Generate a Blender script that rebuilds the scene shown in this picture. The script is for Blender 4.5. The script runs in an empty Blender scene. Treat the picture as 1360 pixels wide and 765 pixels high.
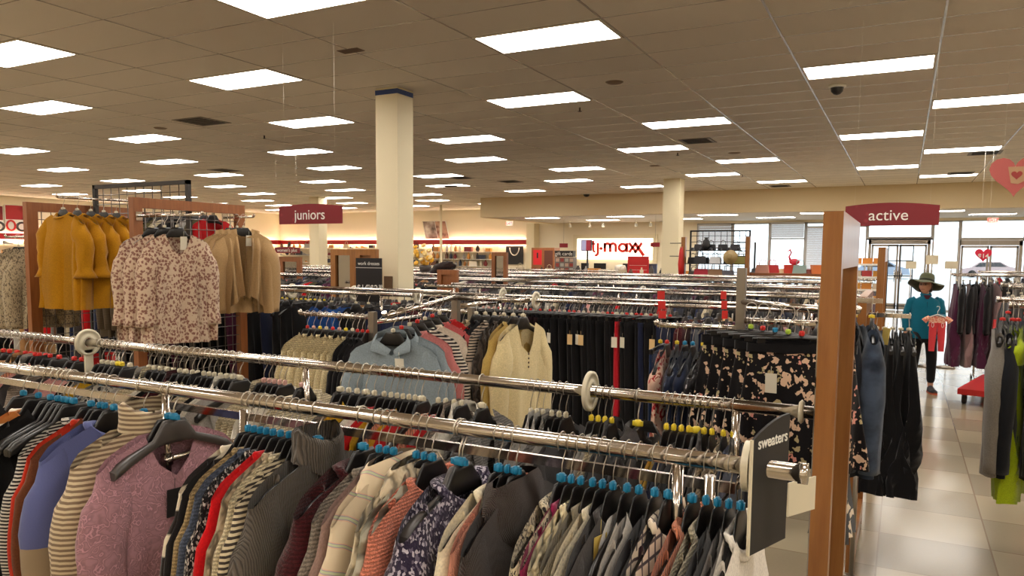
import bpy, math, random
from mathutils import Vector, Matrix, noise
PI = math.pi
sin, cos = math.sin, math.cos
C = bpy.context.scene.collection
R = random.Random(7)
# ---------------------------------------------------------------- camera model (1360 x 765)
FPX, PX, PY = 1000.75, 669.65, 425.23
YAW, PITCH, ROLL, EYE = .4863, .0877, .0071, 1.78
CEIL = 3.675
_ca, _sa, _cb, _sb, _cc, _sc = cos(YAW), sin(YAW), cos(PITCH), sin(PITCH), cos(ROLL), sin(ROLL)
CAM = Matrix(((_ca, -_sa, 0), (_sa, _ca, 0), (0, 0, 1))) @ Matrix(((1, 0, 0), (0, _sb, -_cb), (0, _cb, _sb))) @ Matrix(((_cc, -_sc, 0), (_sc, _cc, 0), (0, 0, 1)))
def _ray(x, y): return CAM @ Vector(((x - PX) / FPX, (PY - y) / FPX, -1))
def at(x, y, X=None, Y=None, Z=None):
    d = _ray(x, y)
    t = X / d.x if X is not None else Y / d.y if Y is not None else (Z - EYE) / d.z
    p = d * t
    p.z += EYE
    return p
def atx(x, Y, y=400): return at(x, y, Y=Y).x
def px_of(p):
    c = CAM.transposed() @ (Vector(p) - Vector((0, 0, EYE)))
    return PX - FPX * c.x / c.z, PY + FPX * c.y / c.z
cam = bpy.data.cameras.new('camera'); co = bpy.data.objects.new('camera', cam); C.objects.link(co)
cam.sensor_width = 36; cam.lens = FPX * 36 / 1360; cam.clip_start = .05; cam.clip_end = 300
cam.shift_x = (680 - PX) / 1360; cam.shift_y = (PY - 382.5) / 1360
co.matrix_world = Matrix.Translation((0, 0, EYE)) @ CAM.to_4x4()
bpy.context.scene.camera = co
# ---------------------------------------------------------------- colours and materials
def lin(c):
    return tuple((v / 255 / 12.92 if v / 255 <= .04045 else ((v / 255 + .055) / 1.055) ** 2.4) for v in c)
def hexc(c): return lin(c) + (1,)
MATS = {}
def base_mat(name, col, rough=.6, metal=0, emit=0, spec=.5, coat=0):
    if name in MATS: return MATS[name]
    m = bpy.data.materials.new(name); m.use_nodes = True
    b = m.node_tree.nodes['Principled BSDF']
    b.inputs['Base Color'].default_value = hexc(col)
    b.inputs['Roughness'].default_value = rough
    b.inputs['Metallic'].default_value = metal
    b.inputs['Specular IOR Level'].default_value = spec
    b.inputs['Coat Weight'].default_value = coat
    if emit:
        b.inputs['Emission Color'].default_value = hexc(col); b.inputs['Emission Strength'].default_value = emit
    MATS[name] = m
    return m
class NT:
    def __init__(s, m): s.m = m; s.t = m.node_tree; s.b = s.t.nodes['Principled BSDF']
    def n(s, typ, **kw):
        nd = s.t.nodes.new(typ)
        for k, v in kw.items():
            if k in nd.inputs: nd.inputs[k].default_value = v
            else: setattr(nd, k, v)
        return nd
    def l(s, a, b): s.t.links.new(a, b)
    def coord(s, scale=(1, 1, 1), rot=(0, 0, 0), loc=(0, 0, 0), out='Object'):
        tc = s.n('ShaderNodeTexCoord'); mp = s.n('ShaderNodeMapping')
        mp.inputs['Scale'].default_value = scale; mp.inputs['Rotation'].default_value = rot; mp.inputs['Location'].default_value = loc
        s.l(tc.outputs[out], mp.inputs['Vector']); return mp.outputs[0]
    def ramp(s, fac, stops, interp='LINEAR'):
        r = s.n('ShaderNodeValToRGB'); cr = r.color_ramp; cr.interpolation = interp
        while len(cr.elements) < len(stops): cr.elements.new(.5)
        for e, (p, c) in zip(cr.elements, stops): e.position = p; e.color = hexc(c)
        s.l(fac, r.inputs[0]); return r.outputs[0]
    def bump(s, h, strength=.4, dist=.003):
        b = s.n('ShaderNodeBump'); b.inputs['Strength'].default_value = strength; b.inputs['Distance'].default_value = dist
        s.l(h, b.inputs['Height']); s.l(b.outputs[0], s.b.inputs['Normal'])
    def col(s, o): s.l(o, s.b.inputs['Base Color'])
def mixc(c, k, t=(0, 0, 0)): return tuple(c[i] * (1 - k) + t[i] * k for i in range(3))
def fabric(name, col, kind='plain', col2=None, sc=1.0):
    """woven or knitted cloth; patterns are the cloth's own"""
    if name in MATS: return MATS[name]
    m = base_mat(name, col, .9, spec=.15); N = NT(m)
    N.b.inputs['Sheen Weight'].default_value = .15
    c2 = col2 or mixc(col, .25)
    if kind == 'plain':
        v = N.coord((60 * sc,) * 3); t = N.n('ShaderNodeTexNoise', Scale=3.0, Detail=2.0); N.l(v, t.inputs[0])
        N.col(N.ramp(t.outputs[0], [(.3, mixc(col, .12)), (.7, col)])); N.bump(t.outputs[0], .3, .002)
    elif kind == 'knit':
        v = N.coord((1, 1, 1)); w = N.n('ShaderNodeTexWave', Scale=38 * sc, Distortion=3.0); w.bands_direction = 'Z'; w.inputs['Detail Scale'].default_value = 8
        N.l(v, w.inputs[0]); t = N.n('ShaderNodeTexVoronoi', Scale=150 * sc); N.l(v, t.inputs[0])
        mx = N.n('ShaderNodeMath', operation='MULTIPLY'); N.l(w.outputs[1], mx.inputs[0]); N.l(t.outputs[0], mx.inputs[1])
        N.col(N.ramp(mx.outputs[0], [(0, mixc(col, .3)), (.5, col)])); N.bump(mx.outputs[0], .6, .004)
    elif kind == 'rib':
        v = N.coord(); w = N.n('ShaderNodeTexWave', Scale=28 * sc, Distortion=1.2); w.bands_direction = 'Y'
        N.l(v, w.inputs[0]); N.col(N.ramp(w.outputs[1], [(0, mixc(col, .35)), (.6, col)])); N.bump(w.outputs[1], .8, .005)
    elif kind == 'stripe':
        v = N.coord(); w = N.n('ShaderNodeTexWave', Scale=14 * sc, Distortion=.8); w.bands_direction = 'Z'
        N.l(v, w.inputs[0]); N.col(N.ramp(w.outputs[1], [(.42, col), (.58, c2)]))
        t = N.n('ShaderNodeTexNoise', Scale=220.0); N.l(v, t.inputs[0]); N.bump(t.outputs[0], .4, .003)
    elif kind == 'tweed':
        v = N.coord((1, 1, .6)); t = N.n('ShaderNodeTexVoronoi', Scale=110 * sc); N.l(v, t.inputs[0])
        sp = N.n('ShaderNodeSeparateColor'); N.l(t.outputs[1], sp.inputs[0])
        N.col(N.ramp(sp.outputs[0], [(.0, col), (.62, mixc(col, .4, c2)), (.8, c2)], 'CONSTANT')); N.bump(t.outputs[0], .6, .004)
    elif kind == 'print':
        v = N.coord(); t = N.n('ShaderNodeTexVoronoi', Scale=42 * sc); N.l(v, t.inputs[0])
        t2 = N.n('ShaderNodeTexNoise', Scale=90 * sc, Detail=3.0); N.l(v, t2.inputs[0])
        a = N.n('ShaderNodeMath', operation='ADD'); N.l(t.outputs[0], a.inputs[0]); N.l(t2.outputs[0], a.inputs[1]); a2 = N.n('ShaderNodeMath', operation='MULTIPLY'); a2.inputs[1].default_value = .6; N.l(a.outputs[0], a2.inputs[0]); a = a2
        N.col(N.ramp(a.outputs[0], [(.0, c2), (.53, mixc(c2, .3, col)), (.62, col)]))
    elif kind == 'bigfloral':
        v = N.coord(); t = N.n('ShaderNodeTexVoronoi', Scale=13 * sc)
        nz = N.n('ShaderNodeTexNoise', Scale=16.0 * sc, Detail=2.0); N.l(v, nz.inputs[0])
        mv = N.n('ShaderNodeMix', data_type='VECTOR'); mv.inputs[0].default_value = .11; N.l(v, mv.inputs[4]); N.l(nz.outputs[1], mv.inputs[5]); N.l(mv.outputs[1], t.inputs[0])
        wv = N.n('ShaderNodeTexVoronoi', Scale=34 * sc); N.l(v, wv.inputs[0])
        a = N.n('ShaderNodeMath', operation='MULTIPLY_ADD'); a.inputs[1].default_value = .35; N.l(wv.outputs[0], a.inputs[0]); N.l(t.outputs[0], a.inputs[2])
        sp = N.n('ShaderNodeSeparateColor'); N.l(t.outputs[1], sp.inputs[0])
        pet = N.ramp(sp.outputs[0], [(0, c2), (.35, mixc(c2, .5, (220, 120, 120))), (.50, col), (.66, mixc(c2, .4, (120, 130, 70))), (.85, c2)], 'CONSTANT')
        msk = N.ramp(a.outputs[0], [(.58, (255, 255, 255)), (.62, (0, 0, 0))])
        mx = N.n('ShaderNodeMix', data_type='RGBA'); N.l(msk, mx.inputs[0]); mx.inputs[6].default_value = hexc(col); N.l(pet, mx.inputs[7]); N.col(mx.outputs[2])
    elif kind == 'block':       # upper part col, lower part col2
        tc = N.n('ShaderNodeTexCoord'); s = N.n('ShaderNodeSeparateXYZ'); N.l(tc.outputs['Object'], s.inputs[0])
        a = N.n('ShaderNodeMath', operation='MULTIPLY_ADD'); a.inputs[1].default_value = 1; a.inputs[2].default_value = 1.0; N.l(s.outputs[2], a.inputs[0])
        N.col(N.ramp(a.outputs[0], [(0, c2), (.585, col)], 'CONSTANT'))
        t = N.n('ShaderNodeTexNoise', Scale=250.0); N.l(tc.outputs['Object'], t.inputs[0]); N.bump(t.outputs[0], .3, .002)
    elif kind == 'lace':
        v = N.coord(); t = N.n('ShaderNodeTexVoronoi', Scale=26 * sc); t.feature = 'DISTANCE_TO_EDGE'
        nz = N.n('ShaderNodeTexNoise', Scale=12.0, Detail=3.0); N.l(v, nz.inputs[0])
        mv = N.n('ShaderNodeMix', data_type='VECTOR'); mv.inputs[0].default_value = .18; N.l(v, mv.inputs[4]); N.l(nz.outputs[1], mv.inputs[5]); N.l(mv.outputs[1], t.inputs[0])
        N.col(N.ramp(t.outputs[0], [(.0, col), (.06, mixc(col, .28)), (.3, mixc(col, .15))])); N.bump(t.outputs[0], .5, .004)
    elif kind == 'plaid':
        v = N.coord(); a = N.n('ShaderNodeTexWave', Scale=5 * sc); a.bands_direction = 'Z'; b = N.n('ShaderNodeTexWave', Scale=5 * sc); b.bands_direction = 'Y'
        N.l(v, a.inputs[0]); N.l(v, b.inputs[0]); x = N.n('ShaderNodeMath', operation='MAXIMUM'); N.l(a.outputs[1], x.inputs[0]); N.l(b.outputs[1], x.inputs[1])
        N.col(N.ramp(x.outputs[0], [(.8, col), (.93, c2)]))
    elif kind == 'cable':
        v = N.coord(); w = N.n('ShaderNodeTexWave', Scale=9 * sc, Distortion=6.0); w.bands_direction = 'Y'; w.inputs['Detail Scale'].default_value = 2.5
        N.l(v, w.inputs[0]); N.col(N.ramp(w.outputs[1], [(0, mixc(col, .4)), (.5, col)])); N.bump(w.outputs[1], 1, .008)
    elif kind == 'quilt':
        v = N.coord(); w = N.n('ShaderNodeTexWave', Scale=5.5 * sc, Distortion=.6); w.bands_direction = 'Z'; N.l(v, w.inputs[0])
        N.col(N.ramp(w.outputs[1], [(0, mixc(col, .3)), (.2, col)])); N.bump(w.outputs[1], 1, .02)
    elif kind == 'sequin':
        v = N.coord(); t = N.n('ShaderNodeTexVoronoi', Scale=90 * sc); N.l(v, t.inputs[0])
        sp = N.n('ShaderNodeSeparateColor'); N.l(t.outputs[1], sp.inputs[0]); N.col(N.ramp(sp.outputs[0], [(0, col), (.75, mixc(col, .2, c2)), (.93, c2)], 'CONSTANT'))
        N.b.inputs['Roughness'].default_value = .35
    elif kind == 'pastel':      # cream with a few fine coloured lines
        v = N.coord(rot=(.5, 0, 0)); w = N.n('ShaderNodeTexWave', Scale=3.2 * sc, Distortion=2.5); w.bands_direction = 'Z'; N.l(v, w.inputs[0])
        N.col(N.ramp(w.outputs[1], [(0, col), (.88, col), (.91, (222, 160, 140)), (.94, col), (.965, (140, 122, 160)), (.99, (190, 196, 160))]))
    elif kind == 'denim':
        v = N.coord(); t = N.n('ShaderNodeTexNoise', Scale=9.0, Detail=5.0); N.l(v, t.inputs[0]); N.col(N.ramp(t.outputs[0], [(.35, mixc(col, .35)), (.65, c2)]))
    return m
def wood(name, c1, c2, rough=.38, sc=1):
    if name in MATS: return MATS[name]
    m = base_mat(name, c1, rough); N = NT(m); v = N.coord((6 * sc, 6 * sc, .6 * sc))
    t = N.n('ShaderNodeTexNoise', Scale=6.0, Detail=6.0, Roughness=.6); N.l(v, t.inputs[0]); N.col(N.ramp(t.outputs[0], [(.3, c2), (.7, c1)])); N.bump(t.outputs[0], .08, .002)
    return m
chrome = base_mat('chrome', (206, 198, 190), .14, 1)
steel = base_mat('brushed_steel', (150, 142, 132), .38, 1)
hookmat = base_mat('hook_wire', (190, 182, 170), .3, 1)
blackp = base_mat('black_plastic', (22, 19, 18), .32)
charp = base_mat('charcoal_plastic', (62, 57, 54), .4)
clearp = base_mat('milky_plastic', (214, 204, 178), .35, spec=.5)
woodm = wood('cherry_wood', (156, 104, 54), (132, 82, 40), .28)
woodr = wood('red_cherry_wood', (150, 92, 50), (126, 72, 36))
darkmetal = base_mat('dark_grey_metal', (62, 58, 56), .45, .6)
gridmetal = base_mat('grid_wire', (110, 102, 96), .35, .9)
cream = base_mat('cream_paint', (224, 210, 176), .7)
signred = base_mat('sign_red', (150, 20, 34), .5)
white = base_mat('white_plastic', (232, 228, 218), .5)
blacksign = base_mat('black_sign_board', (30, 27, 27), .55)
MARK = {'blue': base_mat('marker_blue', (30, 130, 175), .4), 'red': base_mat('marker_red', (200, 40, 34), .4), 'yellow': base_mat('marker_yellow', (226, 200, 50), .4), 'ivory': base_mat('marker_ivory', (205, 195, 170), .4), 'pink': base_mat('marker_pink', (205, 160, 150), .4), 'green': base_mat('marker_lime', (170, 200, 60), .4)}
# ---------------------------------------------------------------- mesh builder
class MB:
    def __init__(s): s.v = []; s.f = []; s.mi = []; s.cur = 0; s.sm = []; s.smooth = True
    def add(s, vs, fs, smooth=None):
        b = len(s.v); s.v += [tuple(v) for v in vs]
        s.f += [tuple(b + i for i in f) for f in fs]; s.mi += [s.cur] * len(fs); s.sm += [s.smooth if smooth is None else smooth] * len(fs)
        return s
    def box(s, lo, hi, M=None):
        x0, y0, z0 = lo; x1, y1, z1 = hi
        vs = [Vector(p) for p in ((x0, y0, z0), (x1, y0, z0), (x1, y1, z0), (x0, y1, z0), (x0, y0, z1), (x1, y0, z1), (x1, y1, z1), (x0, y1, z1))]
        if M: vs = [M @ v for v in vs]
        return s.add(vs, [(0, 3, 2, 1), (4, 5, 6, 7), (0, 1, 5, 4), (1, 2, 6, 5), (2, 3, 7, 6), (3, 0, 4, 7)], False)
    def cbox(s, c, d, M=None): return s.box(tuple(c[i] - d[i] / 2 for i in range(3)), tuple(c[i] + d[i] / 2 for i in range(3)), M)
    def tube(s, pts, r, n=8, cap=True, flat=1.0):
        pts = [Vector(p) for p in pts]; rs = r if isinstance(r, (list, tuple)) else [r] * len(pts)
        vs = []; up = None
        for i, p in enumerate(pts):
            a = pts[max(i - 1, 0)]; b = pts[min(i + 1, len(pts) - 1)]; d = (b - a).normalized()
            if up is None: up = Vector((0, 0, 1)) if abs(d.z) < .9 else Vector((1, 0, 0))
            u = (up - d * up.dot(d)).normalized(); w = d.cross(u); up = u
            for k in range(n):
                t = 2 * PI * k / n; vs.append(p + (u * cos(t) + w * sin(t) * flat) * rs[i])
        fs = [(i * n + k, i * n + (k + 1) % n, (i + 1) * n + (k + 1) % n, (i + 1) * n + k) for i in range(len(pts) - 1) for k in range(n)]
        s.add(vs, fs, True)
        if cap: s.f += [tuple(len(s.v) - len(vs) + k for k in reversed(range(n))), tuple(len(s.v) - n + k for k in range(n))]; s.mi += [s.cur] * 2; s.sm += [False] * 2
        return s
    def cyl(s, a, b, r, n=16): return s.tube([a, b], r, n)
    def prism(s, poly, d, M=None, thick_axis=None):
        """polygon (list of 3-vectors) extruded by vector d"""
        n = len(poly); d = Vector(d); vs = [Vector(p) for p in poly] + [Vector(p) + d for p in poly]
        if M: vs = [M @ v for v in vs]
        return s.add(vs, [tuple(reversed(range(n))), tuple(range(n, 2 * n))] + [(i, (i + 1) % n, n + (i + 1) % n, n + i) for i in range(n)], False)
    def lathe(s, prof, n=24, M=None):
        vs = []
        for r, z in prof:
            for k in range(n):
                t = 2 * PI * k / n; v = Vector((r * cos(t), r * sin(t), z)); vs.append(M @ v if M else v)
        m = len(prof)
        return s.add(vs, [(i * n + k, i * n + (k + 1) % n, (i + 1) * n + (k + 1) % n, (i + 1) * n + k) for i in range(m - 1) for k in range(n)], True)
    def grid(s, P, nu, nv, closed=False):
        vs = [P(i, j) for j in range(nv + 1) for i in range(nu if closed else nu + 1)]
        w = nu if closed else nu + 1
        return s.add(vs, [(j * w + i, j * w + (i + 1) % w, (j + 1) * w + (i + 1) % w, (j + 1) * w + i) for j in range(nv) for i in range(nu)], True)
    def mesh(s, name, mats=()):
        me = bpy.data.meshes.new(name); me.from_pydata(s.v, [], s.f)
        for m in mats: me.materials.append(m)
        me.polygons.foreach_set('material_index', s.mi); me.polygons.foreach_set('use_smooth', s.sm); me.update()
        return me
    def obj(s, name, mat, parent=None, loc=None, rot=None):
        mats = mat if isinstance(mat, (list, tuple)) else (mat,)
        return put(name, s.mesh(name, mats), parent, loc, rot)
def put(name, me, parent=None, loc=None, rot=None):
    o = bpy.data.objects.new(name, me); C.objects.link(o)
    if parent: o.parent = parent
    if loc is not None: o.location = loc
    if rot is not None: o.rotation_euler = rot
    return o
def tag(o, label=None, cat=None, group=None, kind=None):
    for k, v in (('label', label), ('category', cat), ('group', group), ('kind', kind)):
        if v: o[k] = v
    return o
def thing(name, label, cat, loc=(0, 0, 0), rz=0, group=None):
    o = bpy.data.objects.new(name, None); C.objects.link(o); o.location = loc; o.rotation_euler = (0, 0, rz); o.empty_display_size = .1
    return tag(o, label, cat, group)
def struct(name, b, mat, parent=None):
    o = b.obj(name, mat, parent)
    if not parent: o['kind'] = 'structure'
    return o
def remat(o, m):
    """a material on the object, so that copies can share one mesh"""
    o.material_slots[0].link = 'OBJECT'; o.material_slots[0].material = m
def dup(o, parent=None):
    c = o.copy(); C.objects.link(c)
    if parent: c.parent = parent
    for ch in o.children: dup(ch, c)
    return c
def text_mesh(txt, size, depth=.004, align='CENTER', bold=0, spacing=1):
    cu = bpy.data.curves.new('lettering', 'FONT'); cu.body = txt; cu.size = size; cu.extrude = depth; cu.align_x = align; cu.align_y = 'CENTER'; cu.offset = bold; cu.space_character = spacing
    o = bpy.data.objects.new('lettering', cu); C.objects.link(o); bpy.context.view_layer.update()
    me = bpy.data.meshes.new_from_object(o.evaluated_get(bpy.context.evaluated_depsgraph_get())); bpy.data.objects.remove(o)
    me.materials.clear(); return me
def lettering(txt, size, mat, parent, loc, rot=(PI / 2, 0, 0), **kw):
    me = text_mesh(txt, size, **kw); me.materials.append(mat)
    return put('lettering', me, parent, loc, rot)
# ================================================================ the room
XL, XR, YB, YF, YN = -27.8, 9.0, 28.4, 28.4, -5.0
SOF_Y, SOF_Z, SOF_X = 22.6, 3.02, -12.9
# floor
fm = base_mat('floor_tile', (196, 180, 150), .2, spec=.5); N = NT(fm)
v = N.coord((1 / .61, 1 / .61, 1), loc=(.1, .25, 0)); 
fl = N.n('ShaderNodeVectorMath', operation='FLOOR'); N.l(v, fl.inputs[0]); wn = N.n('ShaderNodeTexWhiteNoise'); N.l(fl.outputs[0], wn.inputs[0])
ck = N.n('ShaderNodeTexChecker', Scale=1.0); N.l(v, ck.inputs[0])
ad = N.n('ShaderNodeMath', operation='MULTIPLY_ADD'); ad.inputs[1].default_value = .45; N.l(wn.outputs[0], ad.inputs[0]); N.l(ck.outputs[1], ad.inputs[2])
nz = N.n('ShaderNodeTexNoise', Scale=40.0, Detail=5.0); N.l(v, nz.inputs[0])
ad2 = N.n('ShaderNodeMath', operation='MULTIPLY_ADD'); ad2.inputs[1].default_value = .25; N.l(nz.outputs[0], ad2.inputs[0]); N.l(ad.outputs[0], ad2.inputs[2])
c_t = N.ramp(ad2.outputs[0], [(.05, (138, 125, 103)), (1, (160, 147, 122))])
br = N.n('ShaderNodeTexBrick', Scale=1.0); br.offset = 0; br.inputs['Mortar Size'].default_value = .008; br.inputs['Brick Width'].default_value = 1; br.inputs['Row Height'].default_value = 1; N.l(v, br.inputs[0])
mx = N.n('ShaderNodeMix', data_type='RGBA'); N.l(br.outputs['Fac'], mx.inputs[0]); N.l(c_t, mx.inputs[6]); mx.inputs[7].default_value = hexc((128, 110, 88)); N.col(mx.outputs[2])
rr = N.n('ShaderNodeMapRange'); rr.inputs[3].default_value = .12; rr.inputs[4].default_value = .24; N.l(nz.outputs[0], rr.inputs[0]); N.l(rr.outputs[0], N.b.inputs['Roughness'])
b = MB(); b.box((XL - .2, YN - .2, -.1), (XR + .2, YF + .2, 0)); struct('floor', b, fm)
# ceiling: tiles 1.22 x .5975
TX, TY, OX, OY = 1.22, .5975, -1.027, 3.79 - .5975 / 2
cm = base_mat('ceiling_tile', (178, 160, 142), .85); N = NT(cm)
v = N.coord((1 / TX, 1 / TY, 1), loc=(-OX / TX, -OY / TY, 0))
fl = N.n('ShaderNodeVectorMath', operation='FLOOR'); N.l(v, fl.inputs[0]); wn = N.n('ShaderNodeTexWhiteNoise'); N.l(fl.outputs[0], wn.inputs[0])
c_t = N.ramp(wn.outputs[0], [(0, (222, 213, 202)), (1, (230, 221, 210))])
v2 = N.coord((1, 1, 1)); nz = N.n('ShaderNodeTexNoise', Scale=90.0, Detail=4.0); N.l(v2, nz.inputs[0]); N.bump(nz.outputs[0], .15, .003)
br = N.n('ShaderNodeTexBrick', Scale=1.0); br.offset = 0; br.inputs['Mortar Size'].default_value = .007; br.inputs['Mortar Smooth'].default_value = .6; br.inputs['Brick Width'].default_value = 1; br.inputs['Row Height'].default_value = 1; N.l(v, br.inputs[0])
mx = N.n('ShaderNodeMix', data_type='RGBA'); N.l(br.outputs['Fac'], mx.inputs[0]); N.l(c_t, mx.inputs[6]); mx.inputs[7].default_value = hexc((182, 168, 154)); N.col(mx.outputs[2])
b = MB(); b.box((XL - .2, YN - .2, CEIL), (XR + .2, YF + .2, CEIL + .1)); ceiling = struct('ceiling', b, cm)
gm = base_mat('ceiling_bar_paint', (196, 186, 176), .26, .2)
b = MB()
x = OX
while x > XL: x -= TX
while x < XR:
    if x > XL: b.box((x - .009, YN, CEIL - .003), (x + .009, YF, CEIL + .01))
    x += TX
struct('ceiling_grid', b, gm, ceiling)
b = MB(); y = OY
while y > YN: y -= TY
while y < YF:
    if y > YN: b.box((XL, y - .006, CEIL - .002), (XR, y + .006, CEIL + .01))
    y += TY
struct('ceiling_cross_bars', b, gm, ceiling)
# troffers
lm = base_mat('light_diffuser', (255, 248, 238), .4, emit=19.5)
framem = base_mat('troffer_frame', (225, 215, 200), .5)
def troffer_meshes(w, h):
    a = MB(); a.box((-w / 2, -h / 2, 0), (w / 2, h / 2, .004))
    f = MB(); t = .022
    f.box((-w / 2 - t, -h / 2 - t, -.006), (w / 2 + t, -h / 2, .01)).box((-w / 2 - t, h / 2, -.006), (w / 2 + t, h / 2 + t, .01))
    f.box((-w / 2 - t, -h / 2, -.006), (-w / 2, h / 2, .01)).box((w / 2, -h / 2, -.006), (w / 2 + t, h / 2, .01))
    return a.mesh('diffuser', (lm,)), f.mesh('light_frame', (framem,))
TD, TF = troffer_meshes(1.15, .54)
def region(i):
    return 'over the sweater rails' 
def troffer(x, y, z, lab, grp):
    o = put('ceiling_light', TF, None, (x, y, z - .001)); tag(o, lab, 'ceiling light', grp); put('diffuser', TD, o, (0, 0, -.004)); return o
def seen(p, m=40):
    q = px_of(p); c = CAM.transposed() @ (Vector(p) - Vector((0, 0, EYE)))
    return c.z < 0 and -m < q[0] < 1360 + m and -m < q[1] < 765
LIGHTS = []
for i in range(-8, 4):
    for par in (0, 1):
        for j in range(-2, 6):
            x = -.417 + 3.66 * i + 1.22 * par; y = 3.79 + 4.78 * j + 2.39 * par
            if j == 0 and not par: y += .598
            if x < XL + 1 or x > XR - 1 or y > SOF_Y - .5 and x > SOF_X - .8 or y > YF - 1 or y < YN + .4: continue
            LIGHTS.append((x, y))
            px, py = px_of((x, y, CEIL))
            if not seen((x, y, CEIL)): lab, grp = 'bright flush ceiling light panel outside the aisles in view', 'ceiling lights behind the camera'
            else:
                row = 'row nearest the camera' if y < 4.5 else None
                side = 'left of taped column' if px < 500 else 'between the two cream columns' if px < 890 else 'right of both columns'
                dist = 'nearest row' if y < 5 else 'second row' if y < 7 else 'third row' if y < 9 else 'fourth row' if y < 11.3 else 'fifth row' if y < 13.6 else 'sixth row' if y < 16 else 'seventh row' if y < 18.4 else 'eighth row' if y < 20.8 else 'rows nearest front wall'
                lab = 'glowing ceiling light, %s, %s' % (dist, side); grp = 'lights %s %s' % (side, dist)
            troffer(x, y, CEIL - .002, lab, grp)
# disambiguate lights that share a label by their place among each other
import collections
_by = collections.defaultdict(list)
for o in list(C.objects):
    if o.name.startswith('ceiling_light') and 'row' in o['label']: _by[o['label']].append(o)
for lab, os_ in _by.items():
    if len(os_) == 1:
        del os_[0]['group']; continue
    os_.sort(key=lambda o: px_of(o.location)[0]); n = len(os_)
    words = {2: ['left one of two', 'right one of two'], 3: ['leftmost of three', 'middle of three', 'rightmost of three'], 4: ['leftmost of four', 'second of four', 'third of four', 'rightmost of four']}.get(n) or ['%s of %d' % (w, n) for w in ('first', 'second', 'third', 'fourth', 'fifth', 'sixth', 'seventh', 'eighth', 'ninth')[:n]]
    for o, wd in zip(os_, words):
        o['label'] = lab.replace('glowing ', '').replace('the two cream', 'cream') + ', ' + wd
        o['group'] = 'ceiling lights'
# soffit and lower front ceiling
wallp = base_mat('wall_paint', (234, 222, 196), .75)
N = NT(wallp); nz = N.n('ShaderNodeTexNoise', Scale=60.0); N.l(N.coord(), nz.inputs[0]); N.bump(nz.outputs[0], .06, .002)
sofp = base_mat('soffit_paint', (216, 196, 158), .75)
b = MB(); b.box((SOF_X, SOF_Y, SOF_Z), (XR, SOF_Y + .15, CEIL)).box((SOF_X, SOF_Y + .15, SOF_Z), (SOF_X + .15, YF, CEIL)); struct('trim_1', b, sofp)
b = MB(); b.box((SOF_X + .15, SOF_Y + .15, SOF_Z + .02), (XR, YF, SOF_Z + .08)); struct('ceiling_front', b, base_mat('front_ceiling_tile', (208, 200, 190), .7))
k = 0
for x in (-11.2, -8.2, -5.2, -2.2, .8, 3.8, 6.8):
    for y in (24.0, 26.2):
        xx = x + (1.4 if y > 25 else 0)
        if xx > XR - 1: continue
        troffer(xx, y, SOF_Z + .018, 'glowing light panel in the lowered ceiling, %s row, %s' % ('rear' if y > 25 else 'front', ['above the card display', 'left of the red letters', 'right above the red letters', 'beside the far cream column', 'above the left front windows', 'above the exit doors', 'beyond the exit sign'][k // 2]), 'lights in the lowered front ceiling'); k += 1
# walls
b = MB(); b.box((XL - .2, YN, 0), (XL, YB + .2, CEIL)); struct('wall_left', b, wallp)
b = MB(); b.box((XR, YN, 0), (XR + .2, YF + .2, CEIL)); struct('wall_right', b, wallp)
b = MB(); b.box((XL, YN - .2, 0), (XR, YN, CEIL)); struct('wall_rear', b, wallp)
WX0 = -6.9     # front glazing begins here
b = MB(); b.box((XL, YB, 0), (WX0, YB + .2, CEIL)).box((WX0, YB, 2.96), (XR, YB + .2, CEIL)).box((5.6, YB, 0), (XR, YB + .2, 2.96)); struct('wall_front', b, wallp)
b = MB(); b.box((-13.75, YB - .5, 0), (-13.4, YB, SOF_Z)); struct('trim_2', b, cream)
# columns
def column(cx, cy, w, lab):
    b = MB(); b.box((cx - w / 2, cy - w / 2, 0), (cx + w / 2, cy + w / 2, CEIL)); o = struct('column', b, cream); o['label'] = lab; return o
c1 = column(-5.36, 7.35, .31, 'cream square column with blue tape round its top')
b = MB(); w = .158; b.box((-5.36 - w, 7.35 - w, CEIL - .075), (-5.36 + w, 7.35 + w, CEIL - .02)); o = b.obj('painters_tape', base_mat('blue_tape', (38, 62, 120), .6), c1); o['label'] = 'dark blue masking tape band'
b = MB(); b.box((-.06, -.008, -.09), (.06, 0, .09)); o = b.obj('price_scanner', base_mat('scanner_tan', (96, 74, 52), .5), c1, (at(516, 377, Y=7.19).x, 7.19, at(516, 377, Y=7.19).z)); 
column(-17.9, 20.1, .42, 'cream square column far back beside the womens sign'); column(-5.2, 18.9, .42, 'cream square column right of the glowing wall sign')
b = MB(); b.cyl((-16.1, 25.1, 0), (-16.1, 25.1, CEIL), .05, 12); o = struct('column_pipe', b, cream); o['label'] = 'thin cream pipe column in front of the far wall'
# baseboards
bb = base_mat('baseboard_vinyl', (70, 58, 50), .5)
for nm, lo, hi in (('baseboard_left', (XL, YN, 0), (XL + .015, YB, .1)), ('baseboard_right', (XR - .015, YN, 0), (XR, YB, .1)), ('baseboard_front', (XL, YB - .015, 0), (WX0, YB, .1)), ('baseboard_rear', (XL, YN, 0), (XR, YN + .015, .1))):
    b = MB(); b.box(lo, hi); struct(nm, b, bb)
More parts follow.
